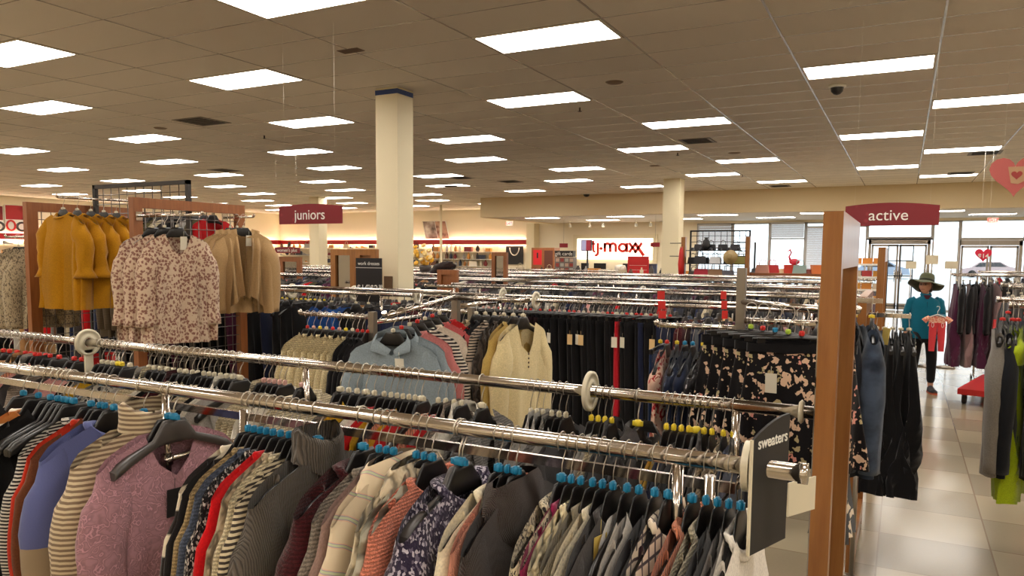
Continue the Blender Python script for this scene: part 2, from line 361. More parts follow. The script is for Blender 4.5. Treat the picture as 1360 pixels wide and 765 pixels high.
# red band with strip lights above and below, left and far wall
redm = base_mat('band_red', (168, 16, 22), .35)
tubem = base_mat('strip_tube', (255, 238, 205), .4, emit=26)
b = MB(); b.box((XL + .16, 6, 2.17), (XL + .2, YB - .2, 2.38)); o = b.obj('trim_3', redm); o['kind'] = 'structure'
b = MB(); b.box((XL + .2, YB - .2, 2.17), (-13.9, YB - .16, 2.38)); o = b.obj('trim_4', redm); o['kind'] = 'structure'
b = MB()
for (x0, y0, x1, y1) in ((XL + .09, 6, XL + .09, YB - .3), (XL + .3, YB - .09, -14.0, YB - .09)):
    b.cyl((x0, y0, 2.34), (x1, y1, 2.34), .02, 6).cyl((x0, y0, 2.2), (x1, y1, 2.2), .02, 6)
o = b.obj('trim_5', tubem); o['kind'] = 'structure'
# ---------------------------------------------------------------- glazing
fr = base_mat('window_frame_paint', (176, 172, 168), .5, .2)
gl = base_mat('window_glass', (240, 245, 245), .02); N = NT(gl)
out = [n for n in N.t.nodes if n.type == 'OUTPUT_MATERIAL'][0]; tr = N.n('ShaderNodeBsdfTransparent'); tr.inputs[0].default_value = (.93, .96, .96, 1); gs = N.n('ShaderNodeBsdfGlossy', Roughness=.03); ms = N.n('ShaderNodeMixShader'); ms.inputs[0].default_value = .06
N.l(tr.outputs[0], ms.inputs[1]); N.l(gs.outputs[0], ms.inputs[2]); N.l(ms.outputs[0], out.inputs[0])
def window(n, x0, x1, z0, z1, vs=(), hs=(), t=.05, name='window_%d'):
    b = MB(); y0, y1 = YF + .02, YF + .12
    b.box((x0, y0, z0), (x0 + t, y1, z1)).box((x1 - t, y0, z0), (x1, y1, z1)).box((x0, y0, z0), (x1, y1, z0 + t)).box((x0, y0, z1 - t), (x1, y1, z1))
    for v in vs: b.box((v - t / 2, y0, z0), (v + t / 2, y1, z1))
    for h in hs: b.box((x0, y0, h - t / 2), (x1, y1, h + t / 2))
    o = struct(name % n, b, fr)
    g = MB(); g.box((x0 + t, YF + .06, z0 + t), (x1 - t, YF + .07, z1 - t)); g.obj('glass', gl, o); return o
window(1, WX0, -5.6, 0, 2.96, hs=(2.79,), t=.06)
window(2, -5.6, -4.3, 0, 2.96); window(3, -4.3, -3.1, 0, 2.96, hs=(2.39,)); window(4, -3.1, -1.15, 0, 2.96, hs=(2.8,), vs=(-2.2,))
window(5, -1.15, .78, 2.34, 2.96, hs=(2.36,)); window(6, .78, 1.55, 0, 2.96); window(7, 1.55, 3.3, 2.3, 2.98); window(8, 3.3, 5.6, 0, 2.96, vs=(4.4,))
b = MB()
blindm = base_mat('blind_slats', (206, 205, 208), .6)
def blind(x0, x1, z0, z1, lab):
    b = MB(); z = z1
    M = Matrix.Rotation(.9, 4, 'X')
    while z > z0:
        b.cbox((0, 0, 0), (x1 - x0, .05, .002), Matrix.Translation(((x0 + x1) / 2, YF - .05, z)) @ M); z -= .045
    b.box((x0, YF - .08, z1), (x1, YF - .02, z1 + .06)); o = b.obj('window_blind', blindm); return tag(o, lab, 'window blind')
blind(-4.25, -3.15, 2.42, 2.9, 'short raised slatted blind in the front window middle pane'); blind(-3.05, -2.25, 1.2, 2.75, 'long lowered pale blind beside the wood framed end panel'); blind(-6.85, -5.65, 2.0, 2.85, 'pale blind behind the black wire bag rack')
doorf = base_mat('door_frame_aluminium', (150, 140, 128), .4, .4)
def double_door(n, x0, x1, z1, dark):
    b = MB(); y0, y1 = YF + .03, YF + .13
    b.box((x0, y0, 0), (x0 + .09, y1, z1)).box((x1 - .09, y0, 0), (x1, y1, z1)).box((x0, y0, z1 - .14), (x1, y1, z1 + .1)); o = struct('door_%d' % n, b, doorf)
    xm = (x0 + x1) / 2
    for a, c in ((x0 + .1, xm - .01), (xm + .01, x1 - .1)):
        p = MB(); p.box((a, y0 + .02, .02), (a + .06, y0 + .07, z1 - .15)).box((c - .06, y0 + .02, .02), (c, y0 + .07, z1 - .15)).box((a, y0 + .02, .02), (c, y0 + .07, .22)).box((a, y0 + .02, z1 - .22), (c, y0 + .07, z1 - .15))
        q = p.obj('door_leaf', doorf, o); g = MB(); g.box((a + .06, y0 + .04, .2), (c - .06, y0 + .045, z1 - .2)); g.obj('glass', gl, q)
        h = MB(); hx = c - .09 if c < xm else a + .09; h.tube([(hx, y0 - .0, .95), (hx, y0 - .05, .97), (hx, y0 - .05, 1.33), (hx, y0 - .0, 1.35)], .014, 8); h.obj('pull_handle', chrome, q)
    return o
double_door(1, -1.1, .74, 2.34, 0); double_door(2, 1.5, 3.25, 2.3, 0)
# outside: pavement, parked cars and a tree line seen through the panes
b = MB(); b.box((-30, YF + .2, -.12), (30, 120, -.02)); o = b.obj('street', base_mat('asphalt', (190, 190, 190), .9)); o['kind'] = 'structure'
b = MB()
def parked_car(x, y, col, lab, group=None):
    M = Matrix.Translation((x, y, 0)); root = thing('parked_car', lab, 'car', (x, y, -.02))
    prof = [(-2.2, .3), (-2.25, .75), (-1.5, .9), (-.9, 1.38), (.7, 1.42), (1.4, 1.0), (2.15, .85), (2.25, .35)]
    b = MB(); b.prism([(p[0], -.85, p[1]) for p in prof], (0, 1.7, 0)); b.obj('car_body', base_mat('car_' + str(col), col, .3, .3), root)
    g = MB(); g.prism([(-1.25, -.87, .95), (-.82, -.87, 1.32), (.65, -.87, 1.35), (1.2, -.87, .98)], (0, 1.74, 0)); g.obj('car_window', base_mat('car_glass', (40, 46, 52), .1), root)
    for wx in (-1.4, 1.4):
        for wy in (-.8, .8):
            w = MB(); w.cyl((wx, wy - .1, .32), (wx, wy + .1, .32), .32, 20); w.obj('wheel', base_mat('tyre', (25, 25, 25), .8), root)
parked_car(-1.8, 70, (150, 162, 180), 'pale blue car parked outside beyond the left exit doors'); parked_car(6.8, 80, (180, 160, 160), 'pale pink car parked outside beyond the right exit doors')
w = bpy.data.worlds.new('world'); bpy.context.scene.world = w; w.use_nodes = True
w.node_tree.nodes['Background'].inputs[0].default_value = (.86, .93, 1, 1); w.node_tree.nodes['Background'].inputs[1].default_value = 2.8
# ================================================================ garments and hangers (local frame: the rail's centre is the origin, +X is the front, Y the width)
def sm(t): t = max(0, min(1, t)); return t * t * (3 - 2 * t)
def nz3(x, y, z, s=0): return noise.noise(Vector((x + s * 7.3, y - s * 3.1, z + s * 1.7)))
def top_body(W=.212, L=.62, T=.034, n=.078, dipF=.05, dipB=.012, slope=.062, hem=1.0, amp=.012, nf=3, seed=0, waist=1, gap=0, shear=0, zt=-.110, NU=40, NV=18, cap=.02):
    b = MB(); Z0 = zt
    def P(i, j):
        u = 2 * PI * i / NU; v = j / NV
        cu, su = cos(u), sin(u)
        if gap:      # open front: the seam gap sits at u = 90 deg
            u = PI / 2 + gap * v ** .3 + (2 * PI - 2 * gap * v ** .3) * i / NU; cu, su = cos(u), sin(u)
        w = W * (1 + (hem - 1) * v) * (1 + (waist - 1) * sin(PI * min(1, v * 1.1))) + .012 * sm(v * 6)
        y = w * (abs(cu) ** .8) * (1 if cu > 0 else -1)
        ay = abs(y) / (W)
        an = abs(y) / n
        if an < 1: z = Z0 - (dipF if su > 0 else dipB) * math.sqrt(max(0, 1 - an * an))
        else: z = Z0 - slope * (abs(y) - n) / (W - n) - cap * sm((ay - .8) / .25)
        zz = z * (1 - v) + (Z0 - L + .012 * nz3(y * 9, seed, su)) * v
        t0 = .021 + (.014 * (1 - min(1, an)) if an < 1 else 0)
        t = t0 + (T - t0) * sm(v * 3.2)
        x = t * (abs(su) ** .7) * (1 if su > 0 else -1)
        a = amp * sm(v * 1.6)
        x += a * (sin(nf * PI * y / W + seed * 1.3) + .7 * nz3(y * 14, zz * 2.2, su * .6, seed)) + .35 * a * nz3(y * 40, zz * 4, su, seed)
        x += shear * v
        return (x, y + .5 * a * nz3(zz * 5, su * 2, 3, seed), zz)
    b.grid(P, NU, NV, closed=not gap); return b
def sleeve(s=1, W=.212, L=.55, r0=.078, r1=.05, T=.050, slope=.062, out=.035, seed=0, amp=.006, zt=-.110, flare=0, n=14, m=12, cap=.02, front=0):
    b = MB(); zs = zt - slope - cap * .7
    def P(i, j):
        v = j / m; u = 2 * PI * i / n
        r = (r0 + (r1 - r0) * v + flare * sm((v - .8) / .2)) * (.55 + .45 * sm(v * 5))
        cy = s * (W - r0 * .55 + out * sm(v * 2.5)); cz = zs - .02 - L * v + r0 * .5 * (1 - sm(v * 4))
        fl = (T * .9) / max(r0, .01)
        x = r * fl * sin(u) * (.7 + .3 * sm(v * 6)) + amp * (nz3(cz * 9, u, 1, seed) + nz3(cz * 25, cos(u) * 2, 5, seed) * .6) + front * v
        z = cz + (r * .8 * cos(u) * -s * (1 - sm(v * 5)))
        return (x, cy + r * cos(u) + amp * nz3(cz * 12, u * 1.3, 9, seed), z)
    b.grid(P, n, m, closed=True)
    k = len(b.v) - n; b.f.append(tuple(range(k, k + n))); b.mi.append(0); b.sm.append(True); return b
def collar(kind, n=.078, h=.07, T=.03, seed=0, zt=-.110, dipF=.05):
    b = MB(); NU = 28
    if kind == 'turtle':
        def P(i, j):
            u = 2 * PI * i / NU; v = j / 9
            rr = n * (1.0 - .16 * sin(v * PI * .8)) ; su, cu = sin(u), cos(u)
            prof = [0, .35, .7, .95, 1.0, .85, .6, .35, .15, .02][j]; o = 0 if j < 5 else .007
            z = zt - .03 * (1 if su > 0 else .3) * abs(su) + h * prof - .012
            return ((T * .8 + .012 + o) * su + .004 * nz3(u * 3, v * 9, 0, seed), (rr + o) * cu, z + .006 * nz3(cu * 3, su * 3, v * 5, seed))
        b.grid(P, NU, 9, closed=True)
    elif kind == 'cowl':
        def P(i, j):
            u = 2 * PI * i / NU; v = j / 8; su, cu = sin(u), cos(u)
            r = n * (1.05 + .5 * v); z = zt + .03 * (1 - v) - (.02 + .10 * max(0, su)) * v - .01 * (1 - abs(su))
            return ((T + .03 * sin(PI * v)) * su + .008 * nz3(u * 2, v * 6, 2, seed), r * cu, z)
        b.grid(P, NU, 8, closed=True)
    elif kind == 'crew':
        pts = []
        for i in range(NU):
            u = 2 * PI * i / NU; su, cu = sin(u), cos(u); y = n * cu * 1.02
            z = zt - (dipF if su > 0 else .012) * math.sqrt(max(0, 1 - min(1, cu * cu))); pts.append(((.014 + .02 * abs(su)) * su, y, z))
        pts.append(pts[0]); pts.append(pts[1]); b.tube(pts, .0075, 7, cap=False, flat=1.6)
    elif kind == 'shirt':     # two pointed collar leaves on a stand
        for s in (1, -1):
            q = [(.012, s * .006, zt - dipF - .005), (.03, s * .075, zt - .005), (.018, s * .07, zt + .028), (-.02, s * .045, zt + .038), (-.022, s * .0, zt + .04)]
            q2 = [(.03, s * .018, zt - dipF - .035), (.05, s * .098, zt - .055), (.024, s * .092, zt - .01), (-.028, s * .06, zt + .0), (-.032, 0, zt + .002)]
            b.grid(lambda i, j: Vector(q[i]).lerp(Vector(q2[i]), j / 3) + Vector((.006 * sin(j / 3 * PI), 0, 0)), 4, 3)
    elif kind == 'lapel':
        for s in (1, -1):
            q = [(.0, s * .07, zt + .012), (.02, s * .055, zt - .03), (.03, s * .04, zt - .16), (.028, s * .022, zt - .34)]
            q2 = [(.012, s * .105, zt - .015), (.036, s * .12, zt - .10), (.04, s * .085, zt - .2), (.03, s * .03, zt - .35)]
            b.grid(lambda i, j: Vector(q[i]).lerp(Vector(q2[i]), j / 3) + Vector((.006 * sin(j / 3 * PI), 0, 0)), 3, 3)
    elif kind == 'drape':     # waterfall front panels of an open cardigan
        for s in (1, -1):
            def P(i, j, s=s):
                v = j / 14; u = i / 6
                z = zt + .02 - .015 * u - (.50 + .07 * u) * v
                y = s * (.055 + (.0 + .06 * u) - .03 * v * (1 - u)); x = .03 + .02 * sin(u * 9 + v * 3 + s) * (.3 + v) + .012 * v
                return (x * (.3 + .7 * sm(v * 4)), y, z)
            b.grid(P, 6, 14)
    return b
def solidify(b, name, mats=()):
    return b.mesh(name, mats or (blackp,))
# hanger: body, hook, size marker
def hanger_mesh():
    b = MB(); ys = [-.188, -.182, -.17, -.14, -.1, -.066, -.056, -.04, -.032, .032, .04, .056, .066, .1, .14, .17, .182, .188]
    def sec(y):
        a = abs(y); zt = -.082 if a <= .033 else -.082 - (a - .033) / .033 * .048 if a < .066 else -.130 - (a - .066) * .36 - max(0, a - .15) * .2
        zb = -.144 - a * .1 if a < .056 else min(zt - .006, -.150 - (a - .056) * .40 - max(0, a - .15) * .25)
        if a > .178: zt -= .005; zb += .004
        tx = .005 + .006 * sm((a - .06) / .12)
        return zt, zb, tx
    def P(i, j):
        y = ys[j]; zt, zb, tx = sec(y); k = [(1, .85), (.55, 1), (-.55, 1), (-1, .85), (-1, .15), (-.55, 0), (.55, 0), (1, .15)][i]
        return (k[0] * tx, y, zb + (zt - zb) * k[1])
    b.grid(P, 8, len(ys) - 1, closed=True); b.f.append(tuple(reversed(range(8)))); b.f.append(tuple(range(len(b.v) - 8, len(b.v)))); b.mi += [0, 0]; b.sm += [False, False]
    return b.mesh('hanger_body', (blackp,))
def hook_mesh(h=.078):
    pts = [(0, -.021 * cos(t), .021 * sin(t) - .001) for t in [x * PI / 9 for x in range(-2, 10)]]
    pts += [(0, .021, -.010), (0, .017, -.024), (0, .008, -.036), (0, .001, -.05), (0, 0, -h - .008)]
    b = MB(); b.tube(pts, .0018, 6); return b.mesh('hook', (hookmat,))
def marker_mesh():
    b = MB(); b.lathe([(0, -.084), (.009, -.083), (.0105, -.078), (.0105, -.070), (.008, -.066), (0, -.065)], 10); b.box((-.014, -.004, -.082), (.014, .004, -.069)); return b.mesh('size_marker', (MARK['blue'],))
def clip_hanger_mesh():
    b = MB(); b.tube([(0, -.17, -.1), (0, 0, -.092), (0, .17, -.1)], .006, 8)
    for s in (-1, 1): b.box((-.012, s * .14 - .014, -.15), (.012, s * .14 + .014, -.095))
    return b.mesh('clip_hanger_body', (blackp,))
HG, HK, MK, CH = hanger_mesh(), hook_mesh(), marker_mesh(), clip_hanger_mesh()
tagb = MB(); tagb.box((-.001, -.022, -.08), (.001, .022, 0)).tube([(0, 0, .03), (0, 0, 0)], .0008, 4); TG = tagb.mesh('price_tag', (white,))
TAGM = {'yellow': base_mat('tag_yellow', (205, 178, 92), .6), 'white': base_mat('tag_card', (226, 218, 198), .6), 'black': base_mat('tag_black', (24, 24, 28), .5), 'peach': base_mat('tag_peach', (222, 186, 130), .6)}
# mesh library ----------------------------------------------------
LIB = {}
def lib(key, fn):
    if key not in LIB: LIB[key] = fn().mesh(key.split('|')[0], (blackp,))
    return LIB[key]
KINDS = dict(
    sweater=dict(body=dict(L=.62, amp=.010), sl=dict(L=.53), col=('crew', {})),
    turtleneck=dict(body=dict(L=.66, n=.068, dipF=.02, amp=.010), sl=dict(L=.55, r0=.08), col=('turtle', dict(n=.07, h=.085))),
    cowl=dict(body=dict(L=.66, n=.085, dipF=.06, amp=.012), sl=dict(L=.55, r0=.082), col=('cowl', dict(n=.085))),
    vneck=dict(body=dict(L=.64, n=.07, dipF=.16, amp=.012), sl=dict(L=.5), col=None),
    cardigan=dict(body=dict(L=.68, n=.06, gap=.28, amp=.014), sl=dict(L=.52), col=('lapel', {})),
    drape_cardigan=dict(body=dict(L=.62, n=.06, gap=.5, amp=.02, hem=1.05), sl=dict(L=.52, r0=.085, r1=.06), col=('drape', {})),
    jacket=dict(body=dict(L=.70, n=.06, gap=.10, amp=.010, W=.218), sl=dict(L=.58, r0=.085, r1=.055, W=.218), col=('lapel', {})),
    shirt=dict(body=dict(L=.68, n=.066, dipF=.08, amp=.014, nf=4), sl=dict(L=.52, r0=.07, r1=.04), col=('shirt', dict(dipF=.05))),
    blouse=dict(body=dict(L=.66, n=.066, dipF=.13, amp=.022, nf=6, hem=1.12), sl=dict(L=.46, r0=.08, r1=.055, flare=.02), col=None),
    yellow_blouse=dict(body=dict(L=.68, n=.06, dipF=.035, amp=.03, nf=6, hem=1.05), sl=dict(L=.36, r0=.08, r1=.048, flare=.04, amp=.012), col=('crew', dict(n=.06, dipF=.035))),
    tank=dict(body=dict(L=.60, W=.15, n=.07, dipF=.12, amp=.012), sl=None, col=None),
    dress=dict(body=dict(L=1.02, n=.07, dipF=.09, hem=1.25, amp=.03, nf=5, W=.18, waist=.86), sl=dict(L=.12, r0=.07, r1=.07, W=.18), col=None),
    long_dress=dict(body=dict(L=1.16, n=.07, dipF=.06, hem=1.3, amp=.04, nf=5, W=.17, waist=.85), sl=None, col=None),
)
def pants_mesh(L=1.0, W=.18, T=.03, seed=0, flare=1.0):
    b = MB()
    for s in (1, -1):
        def P(i, j, s=s):
            u = 2 * PI * i / 16; v = j / 14
            w = W / 2 * (1.02 - .38 * sm(v * 1.3)) * (1 + (flare - 1) * sm((v - .6) / .4)); cyy = s * W / 2 * (.98 - .15 * v)
            return (T * sin(u) * (.6 + .4 * sm(v * 6)) + .009 * v * nz3(cos(u) * 2, v * 5, s, seed), cyy + w * cos(u), -.13 - L * v - .015 * (1 - abs(cos(u))) * (j == 14))
        b.grid(P, 16, 14, closed=True)
    return b
def waistband(W=.18, T=.022):
    b = MB()
    def P(i, j): u = 2 * PI * i / 24; return ((T + .003) * sin(u), W * 1.03 * cos(u), -.125 - .035 * j / 2)
    b.grid(P, 24, 2, closed=True); return b
def skirt_mesh(L=.46, W=.2, T=.03, seed=0, hem=1.35, nf=5):
    b = MB()
    def P(i, j):
        u = 2 * PI * i / 48; v = j / 14; w = W * (1 + (hem - 1) * v)
        y = w * cos(u); return (T * sin(u) * (.8 + 1.6 * v) + .028 * v * sin(nf * PI * y / W + seed + su_(u)) , y, -.16 - L * v + .01 * nz3(y * 8, 0, seed))
    b.grid(P, 48, 14, closed=True); return b
def su_(u): return .5 * sin(u)
def add_parts(o, kind, var, mat, spec, T):
    sx = T
    if spec.get('sl'):
        for s in (1, -1):
            k = 'sleeve|%s%d%d' % (kind, var, s)
            me = lib(k, lambda: sleeve(s, seed=var * 3 + s, **spec['sl'])); c = put('sleeve', me, o); remat(c, mat)
    if spec.get('col'):
        ck, ca = spec['col']; me = lib('collar|%s%d' % (kind, var), lambda: collar(ck, seed=var, **ca)); c = put('collar' if ck not in ('lapel', 'drape') else 'lapel', me, o); remat(c, mat)
NGAR = [0]
def hang(kind, name, label, cat, pos, mat, rz=0, group=None, marker='ivory', tx=1.0, tg=None, var=None, hanger=True, hlabel=None, sc=1.0, hmat=None, colmat=None, tilt=0, hgroup='black hangers', scz=None):
    """one garment on its own hanger; pos is the point of the rail's axis it hangs from"""
    NGAR[0] += 1
    var = R.randrange(3) if var is None else var
    rot = (tilt, 0, rz)
    if kind == 'pants':
        o = put(name, lib('pants|%d' % var, lambda: pants_mesh(seed=var, flare=1 + .15 * var)), None, pos, rot); remat(o, mat)
        c = put('waistband', lib('waistband|', waistband), o); remat(c, mat)
    elif kind == 'skirt':
        o = put(name, lib('skirt|%d' % var, lambda: skirt_mesh(seed=var)), None, pos, rot); remat(o, mat)
        c = put('waistband', lib('waistband|s', lambda: waistband(.205, .028)), o); remat(c, colmat or mat)
    else:
        spec = KINDS[kind]
        o = put(name, lib('%s_body|%d' % (kind, var), lambda: top_body(seed=var * 2.3, **spec['body'])), None, pos, rot); remat(o, mat)
        add_parts(o, kind, var, mat, spec, tx)
        if colmat:
            for ch in o.children:
                if ch.name.startswith(('collar', 'lapel')): remat(ch, colmat)
    o.scale = (tx, sc, scz or sc); tag(o, label, cat, group)
    if tg:
        c = put('price_tag', TG, o, tg[1:] if len(tg) > 1 else (.045 / tx * .8, .1, -.2), (0, .1, R.uniform(-.5, .5)) if len(tg) < 2 or abs(tg[1]) > .008 else (0, 0, PI / 2)); remat(c, TAGM[tg[0]])
    if hanger:
        h = put('clothes_hanger', CH if kind in ('pants', 'skirt') else HG, None, pos, rot)
        if kind in ('pants', 'skirt'): h.name = 'clip_hanger'
        if hmat: remat(h, hmat)
        h.scale.x = min(1, max(.45, tx))
        lb = hlabel or label
        tag(h, hanger_label(lb), 'hanger', hgroup)
        put('hook', HK, h); m = put('size_marker', MK, h); remat(m, MARK[marker]); m['label'] = marker + ' size marker'
    return o
def hanger_label(lb):
    w = ('hanger holding the ' + lb).split()
    return ' '.join(w[:16])
# ---------------------------------------------------------------- colour vocabulary
def F(c, kind='plain', c2=None, sc=1.0):
    return fabric('cloth_%s_%d_%d_%d' % (kind, *c), c, kind, c2, sc)
PAL = {
 'black': ((20, 18, 20), 'plain'), 'charcoal': ((58, 53, 52), 'plain'), 'grey': ((128, 122, 116), 'knit'), 'light grey': ((172, 166, 158), 'plain'), 'cream': ((222, 206, 172), 'knit'), 'white': ((228, 220, 204), 'plain'),
 'beige': ((186, 164, 130), 'knit'), 'taupe': ((132, 116, 102), 'knit'), 'peach': ((214, 140, 108), 'rib'), 'dusty pink': ((200, 142, 134), 'plain'), 'coral': ((224, 112, 84), 'plain'), 'red': ((190, 22, 26), 'plain'), 'burgundy': ((74, 18, 24), 'knit'),
 'navy': ((30, 36, 62), 'plain'), 'slate blue': ((84, 98, 124), 'knit'), 'royal blue': ((30, 84, 160), 'plain'), 'teal': ((20, 110, 116), 'plain'), 'olive': ((88, 82, 52), 'plain'), 'mustard': ((196, 150, 30), 'plain'), 'brown': ((98, 62, 42), 'plain'),
 'mauve': ((146, 118, 116), 'plain'), 'plum': ((82, 36, 62), 'plain'), 'tan': ((176, 132, 86), 'plain'), 'speckled grey': ((190, 184, 172), 'tweed'), 'pale green': ((142, 160, 132), 'plain')}
def pal(nm):
    c, k = PAL[nm]
    return F(c, k, (40, 38, 40) if k == 'tweed' else None)
# ---------------------------------------------------------------- fixtures
def ring_divider(x, y, z, r=.056, lab='', rot=(0, PI / 2, 0), tail=False):
    M = Matrix.Translation((x, y, z)) @ Matrix.Rotation(PI / 2, 4, 'Y')
    b = MB(); b.lathe([(.018, -.006), (.018, .006), (.03, .0065), (.031, .004), (.045, .004), (.046, .0065), (r, .005), (r, -.005), (.046, -.0065), (.045, -.004), (.031, -.004), (.03, -.0065), (.018, -.006)], 36)
    if tail: b.box((.03, -.018, -.004), (.13, .018, .004))
    o = b.obj('size_ring', clearp, None, (x, y, z), rot); return tag(o, lab, 'size ring')
def caster(b, x, y): 
    b.cyl((x - .012, y, .035), (x + .012, y, .035), .035, 14).cyl((x, y, .04), (x, y, .1), .008, 8)
def rail_rack(x0, x1, y0, y1, z, lab, posts, r=.016, bar=None, group=None, barz=1.27, seg=8):
    ym = (y0 + y1) / 2 if bar is None else bar
    root = thing('clothes_rail_rack', lab, 'clothes rack', ((x0 + x1) / 2, ym, 0), 0, group); ox, oy = (x0 + x1) / 2, ym
    for y in (y0, y1):
        b = MB(); b.tube([(x0 - ox, y - oy, z), (x1 - ox, y - oy, z)], r, 20); q = b.obj('rail', chrome, root)
        e = MB(); e.tube([(x1 - ox - .012, y - oy, z), (x1 - ox + .004, y - oy, z)], r + .003, 20); e.obj('end_cap', chrome, q); e = MB(); e.tube([(x0 - ox - .004, y - oy, z), (x0 - ox + .012, y - oy, z)], r + .003, 20); e.obj('end_cap', chrome, q)
    b = MB(); b.box((x0 - ox + .15, -.006, barz - .012), (x1 - ox - .17, .006, barz + .012)); b.obj('centre_bar', chrome, root)
    for px in posts:
        b = MB(); b.cyl((px - ox, 0, .1), (px - ox, 0, barz + .02), .0135, 12); b.obj('post', chrome, root)
        b = MB(); b.tube([(px - ox, y0 - oy, 1.2), (px - ox, y1 - oy, 1.2)], .009, 8)
        for y in (y0, y1): b.tube([(px - ox, y - oy, 1.12), (px - ox, y - oy, z - .012)], .011, 10).lathe([(.011, 1.19), (.016, 1.185), (.016, 1.215), (.011, 1.21)], 12, Matrix.Translation((px - ox, y - oy, 0)))
        b.obj('support_arm', chrome, root)
        f = MB(); f.box((px - ox - .015, y0 - oy - .05, .08), (px - ox + .015, y1 - oy + .05, .105)); f.obj('foot_beam', chrome, root)
        for y in (y0 - .03, y1 + .03):
            c = MB(); caster(c, px - ox, y - oy); c.obj('caster', base_mat('caster_rubber', (52, 50, 48), .6), root)
    return root
# ================================================================ the front double rail with the sweaters
RA_Y1, RA_Y2, RZ = 1.39, 1.95, 1.40
post_x = at(325, 600, Y=1.67).x
rail_rack(-4.9, -.135, RA_Y1, RA_Y2, RZ, 'long chrome double rail rack full of sweaters nearest the camera', (post_x, -3.9, -.36), bar=1.67)
ring_divider(-2.995, RA_Y2, RZ, .056, 'milky plastic size ring on the second rail below the yellow blouses', tail=True)
ring_divider(-.757, RA_Y2, RZ, .056, 'milky plastic size ring standing on the second rail before the black pants')
ring_divider(-.232, RA_Y1, RZ, .046, 'milky plastic size ring on the front rail against the sweaters sign')
tag(MB().lathe([(.0165, -.006), (.024, -.006), (.03, 0), (.024, .006), (.0165, .006)], 20).obj('size_ring', clearp, None, (-.205, RA_Y2, RZ), (0, PI / 2, 0)), 'small clear size ring at the end of the second rail above the sweaters sign', 'size ring')
# blade sign "sweaters"
sa = math.radians(70); ctr = at(1024, 622, Y=RA_Y1); sz0 = at(998, 738, Y=1.334).z
sg = thing('sweaters_sign', 'small dark blade sign reading sweaters at the end of the front rail', 'sign', (ctr.x, RA_Y1, sz0), sa - 0)
H_ = at(1000, 575, Y=1.334).z - sz0; sw = .063
prof = [(-sw, 0), (sw, 0), (sw, H_ + .018)] + [(sw - 2 * sw * t, H_ + .018 - .03 * t * t) for t in (.2, .4, .6, .8, 1)]
b = MB(); b.prism([(x, 0, z) for x, z in prof], (0, .005, 0)); b.obj('board', blacksign, sg)
lettering('sweaters', .029, white, sg, (.003, -.0008, H_ - .022), (PI / 2, 0, 0), depth=.0004, bold=.0004)
edge = MB(); edge.prism([(-sw - .004, 0, 0), (-sw, 0, 0), (-sw, 0, H_ - .012), (-sw - .004, 0, H_ - .012)], (0, .005, 0)); edge.obj('edge_strip', clearp, sg)
b = MB(); b.box((0, -.045, -.035), (.003, .045, .035)); q = b.obj('plastic_sign_holder', clearp, None, (-.165, 1.62, at(1060, 662, Y=1.6).z), (0, 0, -.5)); tag(q, 'pale blank plastic plate behind the sweaters sign', 'sign holder')
